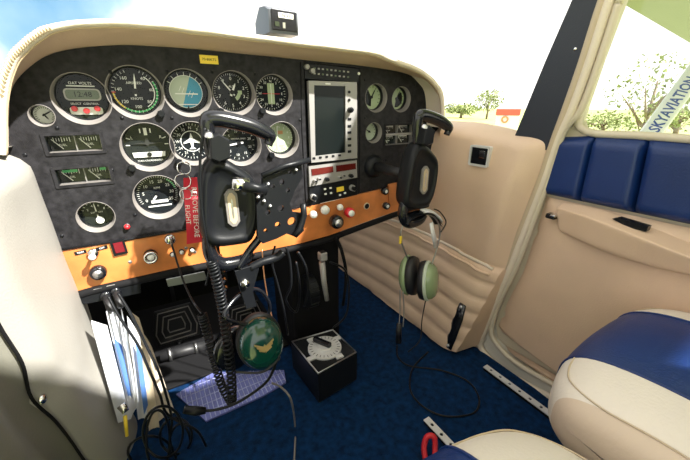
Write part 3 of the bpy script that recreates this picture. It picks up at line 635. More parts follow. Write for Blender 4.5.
g = MB(); g.prism(rot2(0, 0, .0165, .0225, .05), -.001, .004, mat('red rocker', (.16, .005, .015), .3), .001); obj('rocker', g, t)
knob('dimmer_knob', 98.5, 271.5, 'black round knob with a silver centre at the left of the orange panel', 'knob', [('body', [(.014, 0), (.014, .010), (.012, .014), (.0001, .014)], 'blkg'), ('cap', [(.0085, .0135), (.0085, .016), (.0001, .0165)], 'alu', 'silver cap')])
knob('lighter_socket', 150.5, 255, 'silver ringed round socket with a white centre on the orange panel', 'socket', [('body', [(.013, 0), (.013, .010), (.011, .016), (.009, .0165)], 'blk'), ('ring', [(.013, .012), (.0125, .018), (.009, .018), (.0085, .014)], 'chrome'), ('plug', [(.0001, .017), (.006, .0165), (.007, .014)], 'wht')])
knob('warning_lamp', 127, 226.5, 'tiny red lamp low on the dark panel above the red rocker', 'lamp', [('lens', [(.0055, 0), (.005, .005), (.003, .008), (.0001, .009)], 'red'), ('ring', [(.0065, 0), (.0065, .002), (.0055, .003)], 'chrome')], -.004)
for i, (x, y) in enumerate([(172.5, 254), (181.5, 251.5), (192, 249.5)]):
    knob('circuit_breaker', x, y, ['leftmost', 'middle', 'rightmost'][i]+' of three small round breakers right of the silver socket', 'breaker', [('collar', [(.0055, 0), (.0055, .003), (.004, .004)], 'blk'), ('button', [(.004, 0), (.004, .008), (.0001, .009)], 'wht')])
knob('vernier_knob', 331.5, 219, 'large black round knob with a silver face on the right half of the orange panel', 'knob', [('shaft', [(.006, 0), (.006, .016)], 'alu'), ('body', [(.012, .014), (.018, .018), (.018, .034), (.015, .040), (.0001, .040)], 'blkg'), ('cap', [(.011, .0395), (.010, .043), (.0001, .0435)], 'alu', 'brushed silver cap')])
knob('mixture_knob', 344.5, 210, 'bright red mixture knob with a white face on the orange panel', 'knob', [('shaft', [(.005, 0), (.005, .016)], 'alu'), ('body', [(.008, .014), (.0135, .020), (.014, .030), (.012, .036), (.0001, .036)], 'red'), ('cap', [(.009, .0355), (.008, .040), (.0001, .0405)], 'wht', 'white cap')])
knob('carb_heat_knob', 321.5, 208, 'white round knob left of the red mixture knob', 'knob', [('shaft', [(.005, 0), (.005, .014)], 'alu'), ('body', [(.008, .012), (.012, .018), (.011, .026), (.0001, .028)], 'wht')])
knob('flap_switch_knob', 337.5, 206, 'small pale knob directly under the display stack', 'knob', [('shaft', [(.004, 0), (.004, .010)], 'alu'), ('body', [(.007, .008), (.009, .014), (.007, .020), (.0001, .021)], 'wht')])
knob('heater_knob', 311, 213, 'whitish knob on the orange panel beside the black tablet bracket', 'knob', [('shaft', [(.004, 0), (.004, .010)], 'alu'), ('body', [(.008, .008), (.010, .016), (.008, .022), (.0001, .023)], 'wht')])
knob('jack_socket', 366.5, 206, 'round black hole socket in the right half of the orange panel', 'socket', [('ring', [(.010, 0), (.010, .002), (.0075, .0025)], 'tan'), ('bore', [(.0078, .0024), (.0001, .0024)], 'blkm')])
knob('cabin_air_knob', 381.5, 190, 'upper of two small black knobs beside the glovebox door', 'knob', [('shaft', [(.004, 0), (.004, .008)], 'alu'), ('body', [(.007, .006), (.010, .010), (.010, .022), (.0001, .024)], 'blkg'), ('cap', [(.005, .0235), (.0001, .0245)], 'wht', 'white dot')])
knob('cabin_heat_knob', 383, 204.5, 'lower of two small black knobs beside the glovebox door', 'knob', [('shaft', [(.004, 0), (.004, .008)], 'alu'), ('body', [(.007, .006), (.010, .010), (.010, .022), (.0001, .024)], 'blkg'), ('cap', [(.005, .0235), (.0001, .0245)], 'wht', 'white dot')])
t = thing('glovebox_door', 'small orange glovebox door with a round finger hole, behind the right yoke', 'glovebox door', at(405, 203, 1, OY))
g = MB(True); g.holes([pp(*q, OY) for q in [(387, 184), (424, 176), (425, 198), (388, 206)]], [circ(*pp(403, 194, OY), .014, 24)], .003, .007, 'orng', X=PX(OY)); obj('door_leaf', g, t)
g = MB(True); c = pp(403, 194, OY); g.lathe([(.0142, .0035), (.010, .0032), (.0001, .0032)], 'blkm', 24, X=Matrix.Translation((c[0], OY, c[1])) @ Matrix.Rotation(PI/2, 4, 'X')); obj('finger_hole', g, t)
# ignition keys and red ribbon
c = at(170, 239, 1, OY-.003); t = thing('ignition_switch', 'round steel ignition switch with a key, above the hanging black cable', 'switch', c, PR)
g = MB(); g.lathe([(.011, 0), (.011, .006), (.008, .009), (.0001, .009)], 'chrome', 24); obj('barrel', g, t)
g = MB(); g.box((0, 0, .018), (.003, .016, .020), 'key', .001); obj('key', g, t)
q = MB(True); ce = at(187, 178, 1, .66)
P1 = [at(183.5, 178, 1, .66), at(197.5, 178, 1, .66), at(203, 243, 1, .645), at(187, 245, 1, .645)]
def rib(u, v):
    a = P1[0].lerp(P1[1], u); b_ = P1[3].lerp(P1[2], u); p = a.lerp(b_, v); p.y += .006*math.sin(v*7+u); return tuple(p)
q.grid(rib, 6, 24, 'ribbon'); q.grid(lambda u, v: tuple(Vector(rib(u, v))+Vector((0, .0015, 0))), 6, 24, 'ribbon')
tg = thing('key_ribbon', 'red ribbon tag with white lettering hanging beside the left yoke', 'ribbon', ce, (0, 0, 0)); obj('ribbon', q, tg)
q = MB(True); a = (P1[0]+P1[1])/2; b_ = (P1[2]+P1[3])/2; d_ = (b_-a).normalized(); zr = Vector((0, -1, 0)); yr = zr.cross(d_).normalized()
R_ = Matrix((d_, yr, zr)).transposed().to_4x4(); q.text('REMOVE BEFORE', .0125, 'wht', X=Matrix.Translation(a.lerp(b_, .5)+Vector((.003, -.0085, .0))) @ R_); q.text('FLIGHT', .011, 'wht', X=Matrix.Translation(a.lerp(b_, .5)+Vector((-.010, -.0085, -.002))) @ R_); obj('lettering', q, tg)
for k, (x, y, r) in enumerate([(184, 168, .011), (183, 181, .013), (186, 194, .010)]):
    q = MB(True); c = at(x, y, 1, .652); q.tube([c+Vector((r*math.cos(a*PI/10), .003*math.sin(a), r*math.sin(a*PI/10))) for a in range(20)], .0011, 'chrome', 6, closed=True); obj('split_ring', q, tg)
# ================================================================ YOKES
YY = .58
def yoke(dx, label):
    D = Vector((dx, 0, 0)); c = at(228, 205, 1, YY)
    t = thing('control_yoke', label, 'control yoke', c+D, group='black control yokes')
    T = Matrix.Translation(D) @ PX(YY)
    g = MB(True); P = smooth([Vector((*pp(*q, YY), 0)) for q in [(208, 158), (214, 156), (227, 160), (240, 168), (251, 177), (256, 190), (257, 214), (254, 230), (248, 240), (236, 243), (216, 245), (204, 240), (199.5, 224), (199, 190), (201, 170)]], 3, True)
    pts = [(p.x, p.y) for p in P]; cx = sum(p[0] for p in pts)/len(pts); cy = sum(p[1] for p in pts)/len(pts); n = len(pts)
    Ls = [(.80, -.024), (.94, -.020), (1, -.010), (1, .008), (.96, .016), (.86, .020), (.78, .0205), (.76, .018), (.5, .018)]
    v = [(cx+(x-cx)*q, cy+(y-cy)*q, z) for q, z in Ls for x, y in pts]
    f = [(k*n+i, k*n+(i+1) % n, (k+1)*n+(i+1) % n, (k+1)*n+i) for k in range(len(Ls)-1) for i in range(n)]+[tuple(range(n-1, -1, -1)), tuple(range((len(Ls)-1)*n, len(Ls)*n))]
    g.add(v, f, 'blk', True, T); obj('hub_cover', g, t)
    # upper grip
    hp = [(213, 160), (209, 140), (207, 124), (210, 119), (220, 119), (235, 122), (250, 126), (262, 131), (269, 135), (270, 139), (268, 145)]
    g = MB(True); W_ = smooth([at(*q, 1, YY-.004)+D for q in hp], 5); kk = len(W_)
    g.tube(W_, [.0075+.006*math.sin(PI*min(1, i/kk*1.1))**.5 for i in range(kk)], 'blkg', 12); obj('grip', g, t, label='upper curved grip')
    g = MB(True); g.prism([pp(*q, YY) for q in [(206, 136), (214, 132), (225, 138), (226, 156), (215, 160), (207, 157)]], .0, .035, 'blk', .003, X=T); sw = obj('switch_housing', g, t)
    g = MB(True); g.lathe([(.0001, .006), (.005, .005), (.007, 0)], 'alu', 16, X=Matrix.Translation(at(209, 136, 1, YY-.03)+D) @ Matrix.Rotation(.4, 4, 'X')); obj('push_button', g, sw)
    hp = [(208, 236), (209, 248), (213, 258), (222, 264), (234, 263), (245, 259), (252, 252)]
    g = MB(True); W_ = smooth([at(*q, 1, YY-.002)+D for q in hp], 5); kk = len(W_)
    g.tube(W_, [.008+.005*math.sin(PI*min(1, i/kk*1.1))**.5 for i in range(kk)], 'blkg', 12); obj('grip', g, t, label='lower curved grip')
    g = MB(True); bc = pp(232, 208, YY-.02); hx = lambda a, b: [(bc[0]+x*a, bc[1]+y*b) for x, y in ((1, .75), (.3, 1), (-.3, 1), (-1, .75), (-1, -.75), (-.3, -1), (.3, -1), (1, -.75))]; g.prism(hx(.0105, .033), .018, .024, 'bez', .001, X=T); g.prism(hx(.0065, .027), .0235, .0246, 'tan', X=T); g.prism(hx(.0015, .017), .0243, .0252, 'alu', X=T); obj('badge', g, t, label='long silver badge')
    g = MB(True); c = at(226, 203, 1, YY)+D; s1 = Vector((c.x, .60, c.z)); s2 = Vector((c.x, PY-.004, c.z)); g.tube([s1, s2], .013, 'dark', 16); obj('column', g, t)
    g = MB(True); g.lathe([(.032, -.002), (.031, .006), (.024, .016), (.016, .020), (.0135, .020)], 'blk', 28, X=Matrix.Translation((c.x, PY-.003, c.z)) @ Matrix.Rotation(PI/2, 4, 'X')); obj('collar', g, t)
    return t
yoke(0, 'left black control yoke turned on its side, in front of the round dials')
yoke(.44, 'right black control yoke beside the beige side wall, with a headset hung on it')
# coiled cord on left yoke
def coil(P, R, r, turns, m, g):
    P = smooth(P, 10); n = turns*10; L_ = []
    for i in range(n+1):
        s_ = i/n*(len(P)-1); k = min(int(s_), len(P)-2); p = P[k].lerp(P[k+1], s_-k); d_ = (P[k+1]-P[k]).normalized(); a = d_.orthogonal().normalized(); b_ = d_.cross(a)
        # stable frame
        a = (Vector((1, 0, 0))-d_*d_.x).normalized(); b_ = d_.cross(a); an = 2*PI*i/10; L_.append(p+a*R*math.cos(an)+b_*R*math.sin(an))
    g.tube(L_, r, m, 5)
def P(L_, Y=None): return [at(q[0], q[1], 1, q[2] if len(q) > 2 else Y) for q in L_]
def cable(name, label, pts, Y, r=.0022, m='blk', k=6, cat='cable'):
    g = MB(True); g.tube(smooth(P(pts, Y), k), r, m, 7); return obj(name, g, label=label, cat=cat)
g = MB(True); coil(P([(202, 314), (207, 332), (214, 360), (222, 386), (231, 402)], .60), .0075, .0022, 26, 'blk', g); obj('coiled_cord', g, label='coiled black cord continuing the ignition cable, left strand', cat='cord', group='coiled cords under the left yoke')
g = MB(True); coil(P([(212, 262), (218, 285), (223, 310), (227, 340), (231, 372), (232, 402)], .56), .0080, .0023, 36, 'blk', g); obj('coiled_cord', g, label='coiled black cord hanging under the left yoke, right strand', cat='cord', group='coiled cords under the left yoke')
tb = thing('cord_bundle', 'thick black wrapped cord bundle dropping straight from the bottom of the left yoke', 'cord', at(220, 292, 1, .59))
g = MB(True); g.tube(smooth(P([(214, 244), (216, 262), (219, 280), (222, 294)], .595)), .009, 'blk', 12); obj('bundle', g, tb)
for k in range(5): g = MB(True); g.tube(P([(215.5+k*1.4, 256+k*8), (215.9+k*1.4, 258.5+k*8)], .595), .0115, 'blkg', 12); obj('wrap', g, tb)
# tablet bracket on left yoke
t = thing('tablet_bracket', 'black perforated tablet holder bracket clamped beside the left yoke', 'bracket', at(280, 236, 1, .55))
BT = PX(.545)
g = MB(True); bo = [(262, 178), (284, 170), (300, 162), (302, 176), (294, 190), (289, 203), (292, 212), (302, 213), (303, 230), (296, 237), (286, 233), (276, 238), (262, 243), (257, 236), (256, 205), (262, 196)]
g.holes([pp(*q, .545) for q in bo], [circ(*pp(*q, .545), r) for q, r in [((272, 186), .004), ((281, 182), .005), ((289, 172), .003), ((267, 212), .0045), ((287, 190), .004), ((280, 208), .006), ((291, 221), .008), ((265, 230), .0035), ((277, 224), .005)]], -.004, .004, 'blk', X=BT); obj('plate', g, t)
g = MB(True); g.tube(P([(262, 176), (285, 166), (310, 160)], .535), .005, 'blk', 8); obj('arm', g, t, label='upper arm')
g = MB(True); g.tube(P([(294, 236), (300, 229), (304, 215), (303, 204)], .535), .006, 'blk', 8); obj('arm', g, t, label='lower hooked arm')
g = MB(True); g.tube(P([(243, 186), (256, 188), (266, 190)], .54), [.010, .008, .010], 'blk', 12); obj('ball_joint', g, t)
g = MB(True); T = Matrix.Translation(at(240, 184, 1, .545)) @ Matrix.Rotation(math.radians(100), 4, 'Y'); g.lathe([(.0001, -.014), (.011, -.013), (.011, .013), (.0001, .014)], 'chrome', 24, X=T); obj('clamp_barrel', g, t, label='chrome clamp barrel')
for q in [(258, 197), (264, 201), (270, 206), (268, 184), (296, 170)]:
    g = MB(True); g.lathe([(.0001, .004), (.003, .003), (.0035, 0)], 'alu', 10, X=Matrix.Translation(at(*q, 1, .540)) @ Matrix.Rotation(PI/2, 4, 'X')); obj('bolt', g, t)
# clamp below yoke: triangular, silver bolt
t = thing('yoke_clamp', 'black triangular clamp with a silver bolt under the left yoke', 'clamp', at(245, 300, 1, .57))
g = MB(True); g.prism([pp(*q, .57) for q in [(234, 270), (256, 263), (258, 268), (252, 290), (256, 305), (246, 308), (240, 290)]], -.006, .006, 'blk', .001, X=PX(.57)); obj('body', g, t)
g = MB(True); g.lathe([(.0001, .010), (.003, .010), (.0032, .007), (.008, .007), (.0085, 0)], 'chrome', 20, X=Matrix.Translation(at(244.5, 283, 1, .564)) @ Matrix.Rotation(PI/2, 4, 'X')); obj('bolt', g, t)
g = MB(True); g.tube(smooth(P([(238, 268), (250, 250), (258, 240), (262, 232)], .57), 4), .007, 'blkg', 10); obj('arm', g, t)
g = MB(True); g.tube(smooth(P([(250, 268), (262, 262), (275, 258), (283, 252)], .57), 4), [.008]*13, 'blk', 10); obj('arm', g, t)
# ================================================================ HEADSETS
def disc_between(g, c, ax, prof, m, sx_=1, sz_=1, n=32):
    """lathe along axis ax at c with elliptical section"""
    ax = Vector(ax).normalized(); up = Vector((0, 0, 1)); s1 = up.cross(ax).normalized(); u2 = ax.cross(s1)
    T = Matrix((s1*sx_, u2*sz_, ax)).transposed().to_4x4(); T.translation = c; g.lathe(prof, m, n, X=T)
t = thing('aviation_headset', 'headset with a glossy dark green ear cup, hanging under the left yoke', 'headset', at(258, 380, 1, .56))
c = at(262, 343, 1, .53); ax = Vector((.02, -.93, .26))
g = MB(True); disc_between(g, c, ax, [(.0001, .026), (.012, .0250), (.024, .020), (.031, .010), (.033, 0), (.033, -.006)], 'green', 1.25, 1.55); ec = obj('ear_cup', g, t, label='glossy dark green ear cup')
# wings emblem
axn = ax.normalized(); s1 = Vector((0, 0, 1)).cross(axn).normalized(); u2 = axn.cross(s1); R_ = Matrix((s1, u2, axn)).transposed().to_4x4(); R_.translation = c+axn*.0275+u2*.003-s1*.002; R_ = R_ @ Matrix.Diagonal((1.5, 1.5, 1.6, 1))
g = MB(True)
for s_ in (-1, 1):
    for k in range(3): g.prism([(s_*.001, -.002*k), (s_*(.012-.002*k), .006-.004*k), (s_*(.012-.002*k), .0045-.004*k), (s_*.001, -.003-.002*k)], -.0035, .0006, 'gold', X=R_)
g.prism([(0, .003), (.0018, 0), (0, -.008), (-.0018, 0)], -.002, .0008, 'gold', X=R_); obj('emblem', g, ec, label='gold winged emblem')
g = MB(True); disc_between(g, c, ax, [(.033, -.006), (.037, -.008), (.0385, -.014), (.038, -.022), (.032, -.028), (.0001, -.028)], 'foam', 1.18, 1.48); obj('cushion', g, t)
c2 = at(232, 345, 1, .60); g = MB(True); disc_between(g, c2, Vector((-.3, .93, 0)), [(.0001, .020), (.024, .016), (.031, .006), (.033, -.004), (.036, -.012), (.032, -.022), (.0001, -.024)], 'blkg', 1.3, 1.4); obj('ear_cup', g, t, label='far ear cup in shadow')
g = MB(True); g.tube(smooth([c+u2*.03-axn*.01]+P([(226, 318, .545), (232, 302, .56), (248, 290, .58), (262, 292, .59), (270, 308, .60), (262, 325, .61)])), [.004]*37, 'blkg', 8); obj('headband', g, t)
g = MB(True); g.tube(smooth(P([(236, 372, .52), (262, 372, .50), (278, 360, .50), (279, 356, .5)])), .0022, 'dark', 8); obj('boom', g, t)
t2 = smooth(P([(277, 360, .51), (268, 380, .52), (250, 395, .53), (232, 405, .54), (214, 410, .55), (196, 411, .56)]))
g = MB(True); g.tube(t2, .0028, 'blk', 8); g.tube(P([(206, 410.5, .555), (196, 411, .56), (184, 409.5, .565)]), [.006, .009, .007], 'blk', 12); obj('microphone_boom', g, label='black microphone on a thin boom lying across the ribbed floor plate', cat='microphone')
# right headset
t = thing('aviation_headset', 'headset with pale sage green ear cups and black cushions hung from the right yoke', 'headset', at(420, 300, 1, .60))
axr = Vector((.50, -.84, .12)).normalized(); cr = at(429, 281, 1, .57); cl = cr-axr*.056+Vector((-.004, 0, .012))
g = MB(True); disc_between(g, cr, axr, [(.0001, .024), (.014, .0235), (.025, .019), (.031, .010), (.033, 0)], 'sage', 1.28, 1.62); rc = obj('ear_cup', g, t, label='pale sage green ear cup')
g = MB(True); disc_between(g, cr, axr, [(.033, .002), (.0365, .000), (.037, -.004), (.0355, -.007), (.033, -.007)], 'mint', 1.26, 1.58); obj('shell_ring', g, rc, label='pale mint ring')
g = MB(True); disc_between(g, cr, axr, [(.033, 0), (.036, -.002), (.038, -.012), (.036, -.022), (.0001, -.024)], 'foam', 1.22, 1.52); obj('cushion', g, t)
g = MB(True); disc_between(g, cl, -axr, [(.0001, .022), (.014, .0215), (.027, .017), (.035, .008), (.037, 0), (.034, -.003)], 'sage', 1.28, 1.62); obj('ear_cup', g, t, label='pale sage green ear cup')
g = MB(True); disc_between(g, cl, -axr, [(.033, 0), (.036, -.002), (.038, -.012), (.036, -.022), (.0001, -.024)], 'foam', 1.22, 1.52); obj('cushion', g, t)
g = MB(True); g.tube(smooth([cl+Vector((-.004, 0, .048))]+P([(401, 240, .595), (403, 225, .59), (412, 217, .58), (425, 214, .57), (436, 219, .565), (440, 235, .565)])+[cr+Vector((.004, 0, .046))]), .0022, 'alu', 8); obj('headband', g, t, label='thin metal headband wire')
def bandf(u, v):
    W_ = BD; i = u*(len(W_)-1); k = min(int(i), len(W_)-2); p = W_[k].lerp(W_[k+1], i-k); return (p.x, p.y+.030*(v-.5), p.z+.004*math.cos((v-.5)*3))
BD = smooth(P([(404, 221), (411, 214), (424, 211), (433, 215), (439, 224)], .575)); g = MB(True); g.grid(bandf, 20, 4, 'blkg'); g.grid(lambda u, v: tuple(Vector(bandf(u, v))+Vector((0, 0, -.006))), 20, 4, 'foam'); obj('head_pad', g, t)
for k in range(3): g = MB(True); g.tube([Vector(bandf(u/10, .02+.2*k))+Vector((0, -.003, .002)) for u in range(4, 10)], .0026, 'disc', 6); obj('pad_rib', g, t)
g = MB(True); g.box(at(400.5, 240, 1, .588), (.007, .004, .020), 'yel', .001); obj('adjuster', g, t, label='yellow marked adjuster')
g = MB(True); g.tube(P([(431, 223, .56), (436, 247, .56)]), [.006, .0075], 'disc', 8, flat=(1, .4, 1)); obj('adjuster', g, t, label='silver slider')
g = MB(True); g.tube(smooth(P([(441, 232, .56), (446, 222, .57), (440, 212, .575), (434, 209, .58)])), .0015, 'blk', 6); obj('link_cable', g, t)
g = MB(True); g.tube(smooth(P([(400, 290, .59), (400, 310, .60), (399, 326, .60)])), .0016, 'silv', 6); g.tube(smooth(P([(403, 292, .59), (404, 310, .60), (403, 327, .60)])), .0016, 'silv', 6); obj('boom', g, t, label='twin metal mic boom')
g = MB(True); g.tube(P([(399, 324, .60), (398.5, 342, .60)]), [.007, .009], 'foam', 12); obj('microphone', g, t)
# ================================================================ CABLES
cable('headset_cable', 'long thin cable from the right headset looping over the blue carpet', [(426, 298, .57), (422, 320, .58), (420, 340, .56), (408, 352, .56)], None, .0017)
pts = [(at(x, y, 2, .004)) for x, y in [(397, 345), (398, 357), (410, 366), (440, 370), (466, 380), (478, 395), (477, 410), (462, 416), (440, 415), (420, 404), (410, 388), (413, 368), (428, 352)]]
g = MB(True); g.tube(smooth(pts), .0022, 'blk', 7); obj('floor_cable', g, label='black cable lying in a wide loop on the blue carpet', cat='cable')
g = MB(True); g.tube(smooth([at(272, 383, 1, .52), at(282, 388, 1, .52), at(291, 400, 1, .5), at(295, 425, 2, .004), at(295, 445, 2, .004), at(293, 480, 2, .004)]), .0020, 'bez', 7); obj('floor_cable', g, label='grey cable dropping from the left headset to the bottom edge of the carpet', cat='cable')
cable('key_cable', 'thin straight black cable hanging from the ignition switch', [(171, 240, .745), (174, 252, .70), (183, 280, .68), (192, 300, .64), (202, 314, .60)], None, .0020)
cable('yoke_cable', 'black cable running from the left yoke horn down beside the red ribbon', [(205, 128, .56), (201, 150, .56), (200, 180, .56), (202, 210, .56), (206, 238, .56), (210, 262, .57), (206, 285, .6)], None, .0022)
CB = [
 ('black cable looping down under the orange panel left of the grey lever', [(286, 247, .66), (290, 262, .66), (291, 285, .66), (286, 300, .68), (296, 312, .68), (300, 290, .67), (296, 262, .66)]),
 ('black ribbed cable curving behind the bracket towards the pedestal', [(298, 252, .66), (306, 268, .66), (308, 290, .66), (304, 306, .67)]),
 ('thin dark cable hanging from the bracket to the selector box', [(275, 246, .60), (272, 262, .60), (278, 285, .60), (284, 310, .60), (288, 335, .62)]),
 ('thin copper coloured cable hanging behind the triangular clamp', [(262, 250, .66), (264, 275, .66), (268, 300, .66), (272, 318, .66)]),
 ('black cable arching from the pedestal to the right of the selector box', [(330, 262, .70), (345, 270, .70), (349, 290, .70), (346, 315, .70), (333, 328, .66)]),
 ('short thick hose right of the grey lever', [(336, 238, .72), (342, 252, .74), (346, 275, .76), (343, 305, .80)]),
]
for i, (l, p) in enumerate(CB): cable('control_cable', l, p, None, [.003, .0035, .0022, .0016, .003, .005][i], ['blk', 'blk', 'blk', 'copper', 'blk', 'blkm'][i])
for i in range(9):
    pass
# tangle at lower left
g1 = [(108, 296, .70), (120, 318, .68), (138, 345, .66), (150, 372, .64), (160, 395, .62), (168, 415, .62), (196, 430, .60), (206, 446, .6)]
g2 = [(118, 293, .70), (132, 316, .68), (146, 345, .66), (158, 370, .64), (166, 395, .63), (172, 420, .62), (170, 440, .62), (176, 458, .62), (184, 475, .62)]
cable('jack_cable', 'black cable from the left jack running down over the papers', g1, None, .0026)
cable('jack_cable', 'black cable from the right jack running down beside the papers', g2, None, .0026)
loops = [('wide', 163, 432, 20, 26), ('tall', 158, 440, 12, 30), ('small', 176, 436, 16, 18), ('lower', 150, 452, 22, 16), ('leaning', 180, 448, 11, 24)]
for i, (w, cx, cy, a, b_) in enumerate(loops):
    q = [(cx+a*math.cos(t_*PI/5+i), cy+b_*math.sin(t_*PI/5+i), .60+.012*i+.01*math.sin(t_*1.7)) for t_ in range(10)]
    gg = MB(True); gg.tube(smooth(P(q), 5, True), .0026, 'blk', 7, closed=True); obj('cable_loop', gg, label='%s loop of black cable in the tangle at the foot of the left wall' % w, cat='cable')
for i, (x, y) in enumerate([(108, 296), (118, 292)]):
    gg = thing('jack_plug', ['left of the two dark jack plugs under the switch panel', 'right of the two dark jack plugs under the switch panel'][i], 'plug', at(x, y+14, 1, .70))
    q = MB(True); q.tube(P([(x-2, y+1, .735), (x+3, y+15, .705)]), [.007, .006], 'dark', 12); obj('body', q, gg); q = MB(True); q.tube(P([(x-2.5, y-2, .745), (x-2, y+1, .735)]), .0095, 'blkg', 12); obj('collar', q, gg)
gg = MB(True); gg.tube(P([(125, 416, .63), (127, 436, .62)]), [.0035, .003], 'yel', 8); obj('yellow_plug', gg, label='small yellow plug at the foot of the papers', cat='plug')
gg = MB(True); gg.tube(P([(121, 405, .64), (126, 412, .63)]), [.008, .006], 'key', 8); obj('metal_clip', gg, label='small steel clip beside the yellow plug', cat='clip')
# ================================================================ PAPERS in the side pocket
def sheet(name, label, q, m, th=.002, bend=.0):
    Pq = [at(*p[:2], 1, p[2]) for p in q]
    g = MB(True)
    def f(u, v, o=0):
        p = Pq[0].lerp(Pq[1], u).lerp(Pq[3].lerp(Pq[2], u), v); p.y += bend*math.sin(PI*u)+o; return tuple(p)
    nu, nv = 6, 8; g.grid(lambda u, v: f(u, v), nu, nv, m); g.grid(lambda u, v: f(u, v, th), nu, nv, m)
    for e0 in (0, 1): g.grid(lambda u, v: f(e0, v, th*u), 1, nv, m); g.grid(lambda u, v: f(u, e0, th*v), nu, 1, m)
    return obj(name, g, label=label, cat='papers')
sheet('document_folder', 'white folder closest to the left wall, leaning in the side pocket', [(91, 322, .66), (107, 327, .70), (131, 419, .70), (118, 423, .66)], 'paper', .006)
sheet('document_folder', 'pale blue folder with rounded edge standing behind the white one', [(106, 312, .70), (120, 316, .73), (137, 408, .73), (131, 419, .70)], 'paper', .004, .006)
sheet('paper_sheet', 'blue printed sheet in the middle of the paper bundle', [(114, 340, .69), (122, 346, .70), (132, 398, .70), (128, 396, .69)], 'pblue', .001, .004)
sheet('paper_sheet', 'white curled sheet standing right of the blue printed sheet', [(120, 302, .72), (131, 344, .71), (139, 415, .71), (130, 378, .72)], 'paper', .001, -.01)
sheet('paper_sheet', 'white narrow sheet with a blue stripe near the cables', [(127, 316, .73), (140, 338, .74), (148, 420, .74), (138, 420, .73)], 'paper', .001, .006)
sheet('paper_sheet', 'dark blue narrow sheet wedged between white sheets', [(135, 340, .725), (141, 350, .73), (148, 405, .73), (144, 415, .725)], 'pblue', .001)
sheet('paper_sheet', 'beige sheet at the right of the paper bundle', [(138, 345, .75), (148, 352, .75), (160, 430, .72), (150, 430, .72)], 'pbeige', .001, .006)
sheet('paper_sheet', 'tall yellowish sheet sticking up beside the jack cables', [(131, 312, .765), (139, 318, .77), (158, 380, .77), (148, 372, .765)], 'pbeige', .001)
sheet('map_pocket', 'pale vinyl pocket flap holding the papers beside the floor', [(139, 330, .80), (152, 348, .80), (187, 446, .72), (152, 462, .70)], 'cream', .004, .01)
# ================================================================ UNDER THE PANEL
# pedals
def pedal(px, py, Y, label, s=1.0):
    c = at(px, py, 1, Y); t = thing('rudder_pedal', label, 'pedal', c, (math.radians(-14), 0, 0), 'rudder pedals')
    g = MB(); o_ = [(-.060, -.055), (.060, -.055), (.068, -.02), (.050, .055), (-.050, .055), (-.068, -.02)]; o_ = [(x*s, y*s) for x, y in o_]
    T = Matrix.Rotation(PI/2, 4, 'X'); g.prism(o_, 0, .012, 'blk', .002, X=T); obj('pad', g, t)
    g = MB()
    for k in (.85, .6, .36): Q = [Vector((x*k, -.0125, y*k)) for x, y in o_]; g.tube(Q, .0022, 'bez', 6, closed=True)
    obj('tread', g, t); g = MB(); g.tube([Vector((0, .0, -.05*s)), Vector((0, .06, -.12*s))], .008, 'dark', 10); obj('arm', g, t); return t
pedal(176, 323, 1.02, 'left rudder pedal with nested hexagon tread in the dark footwell')
pedal(246, 318, 1.04, 'rudder pedal half hidden behind the cords and the green ear cup')
t = thing('brake_bar', 'dark horizontal pedal bar with two bright ends near the floor plate', 'bar', at(185, 358, 1, .95))
g = MB(True); g.tube(P([(160, 357), (208, 345)], .95), .016, 'dark', 12); obj('bar', g, t)
for q in [(170, 354.5), (196, 348)]:
    g = MB(True); a = at(*q, 1, .95); g.tube([a+Vector((-.004, 0, 0)), a+Vector((.004, 0, 0))], .019, 'alu', 14); obj('end_ring', g, t)
g = MB(True); g.prism([pp(*q, .80) for q in [(166, 279), (204, 271), (207, 279), (168, 286)]], 0, .004, 'alu', .0005, X=PX(.80)); obj('brace_strip', g, lpn, label='bright aluminium strip')
# ribbed plate on floor
q = [at(x, y, 2, .006) for x, y in [(176, 394), (214, 372), (284, 370), (286, 382), (262, 396), (206, 421)]]
kp = thing('floor_plate', 'ribbed blue violet metal plate shining on the footwell floor', 'floor plate', (q[0]+q[2])/2)
g = MB(True); g.prism([(p.x, p.y) for p in q], .001, .006, 'plate'); obj('plate', g, kp)
g = MB(True); x0 = min(p.x for p in q); x1 = max(p.x for p in q); y0 = min(p.y for p in q); y1 = max(p.y for p in q); ply = [(p.x, p.y) for p in q]
def clipline(a, b_, n=60):
    run = [];
    for i in range(n+1):
        w = a.lerp(b_, i/n)
        if inpoly(w.x, w.y, ply): run.append(w)
        elif len(run) > 1: g.tube([run[0], run[-1]], .0012, 'rib', 5); run = []
        else: run = []
    if len(run) > 1: g.tube([run[0], run[-1]], .0012, 'rib', 5)
for i in range(26): xx = x0+(x1-x0)*i/25; clipline(Vector((xx, y0, .0065)), Vector((xx, y1, .0065)))
for i in range(7): yy = y0+(y1-y0)*i/6; clipline(Vector((x0, yy, .0065)), Vector((x1, yy, .0065)))
obj('ribs', g, kp)
g = MB(); g.box((.06, 1.06, .006), (.46, .46, .006), 'blkm', .002); obj('footwell_sheet', g, label='flat black sheet on the footwell floor under the rudder pedals', cat='mat')  # black sheet added to make the forward footwell floor dark
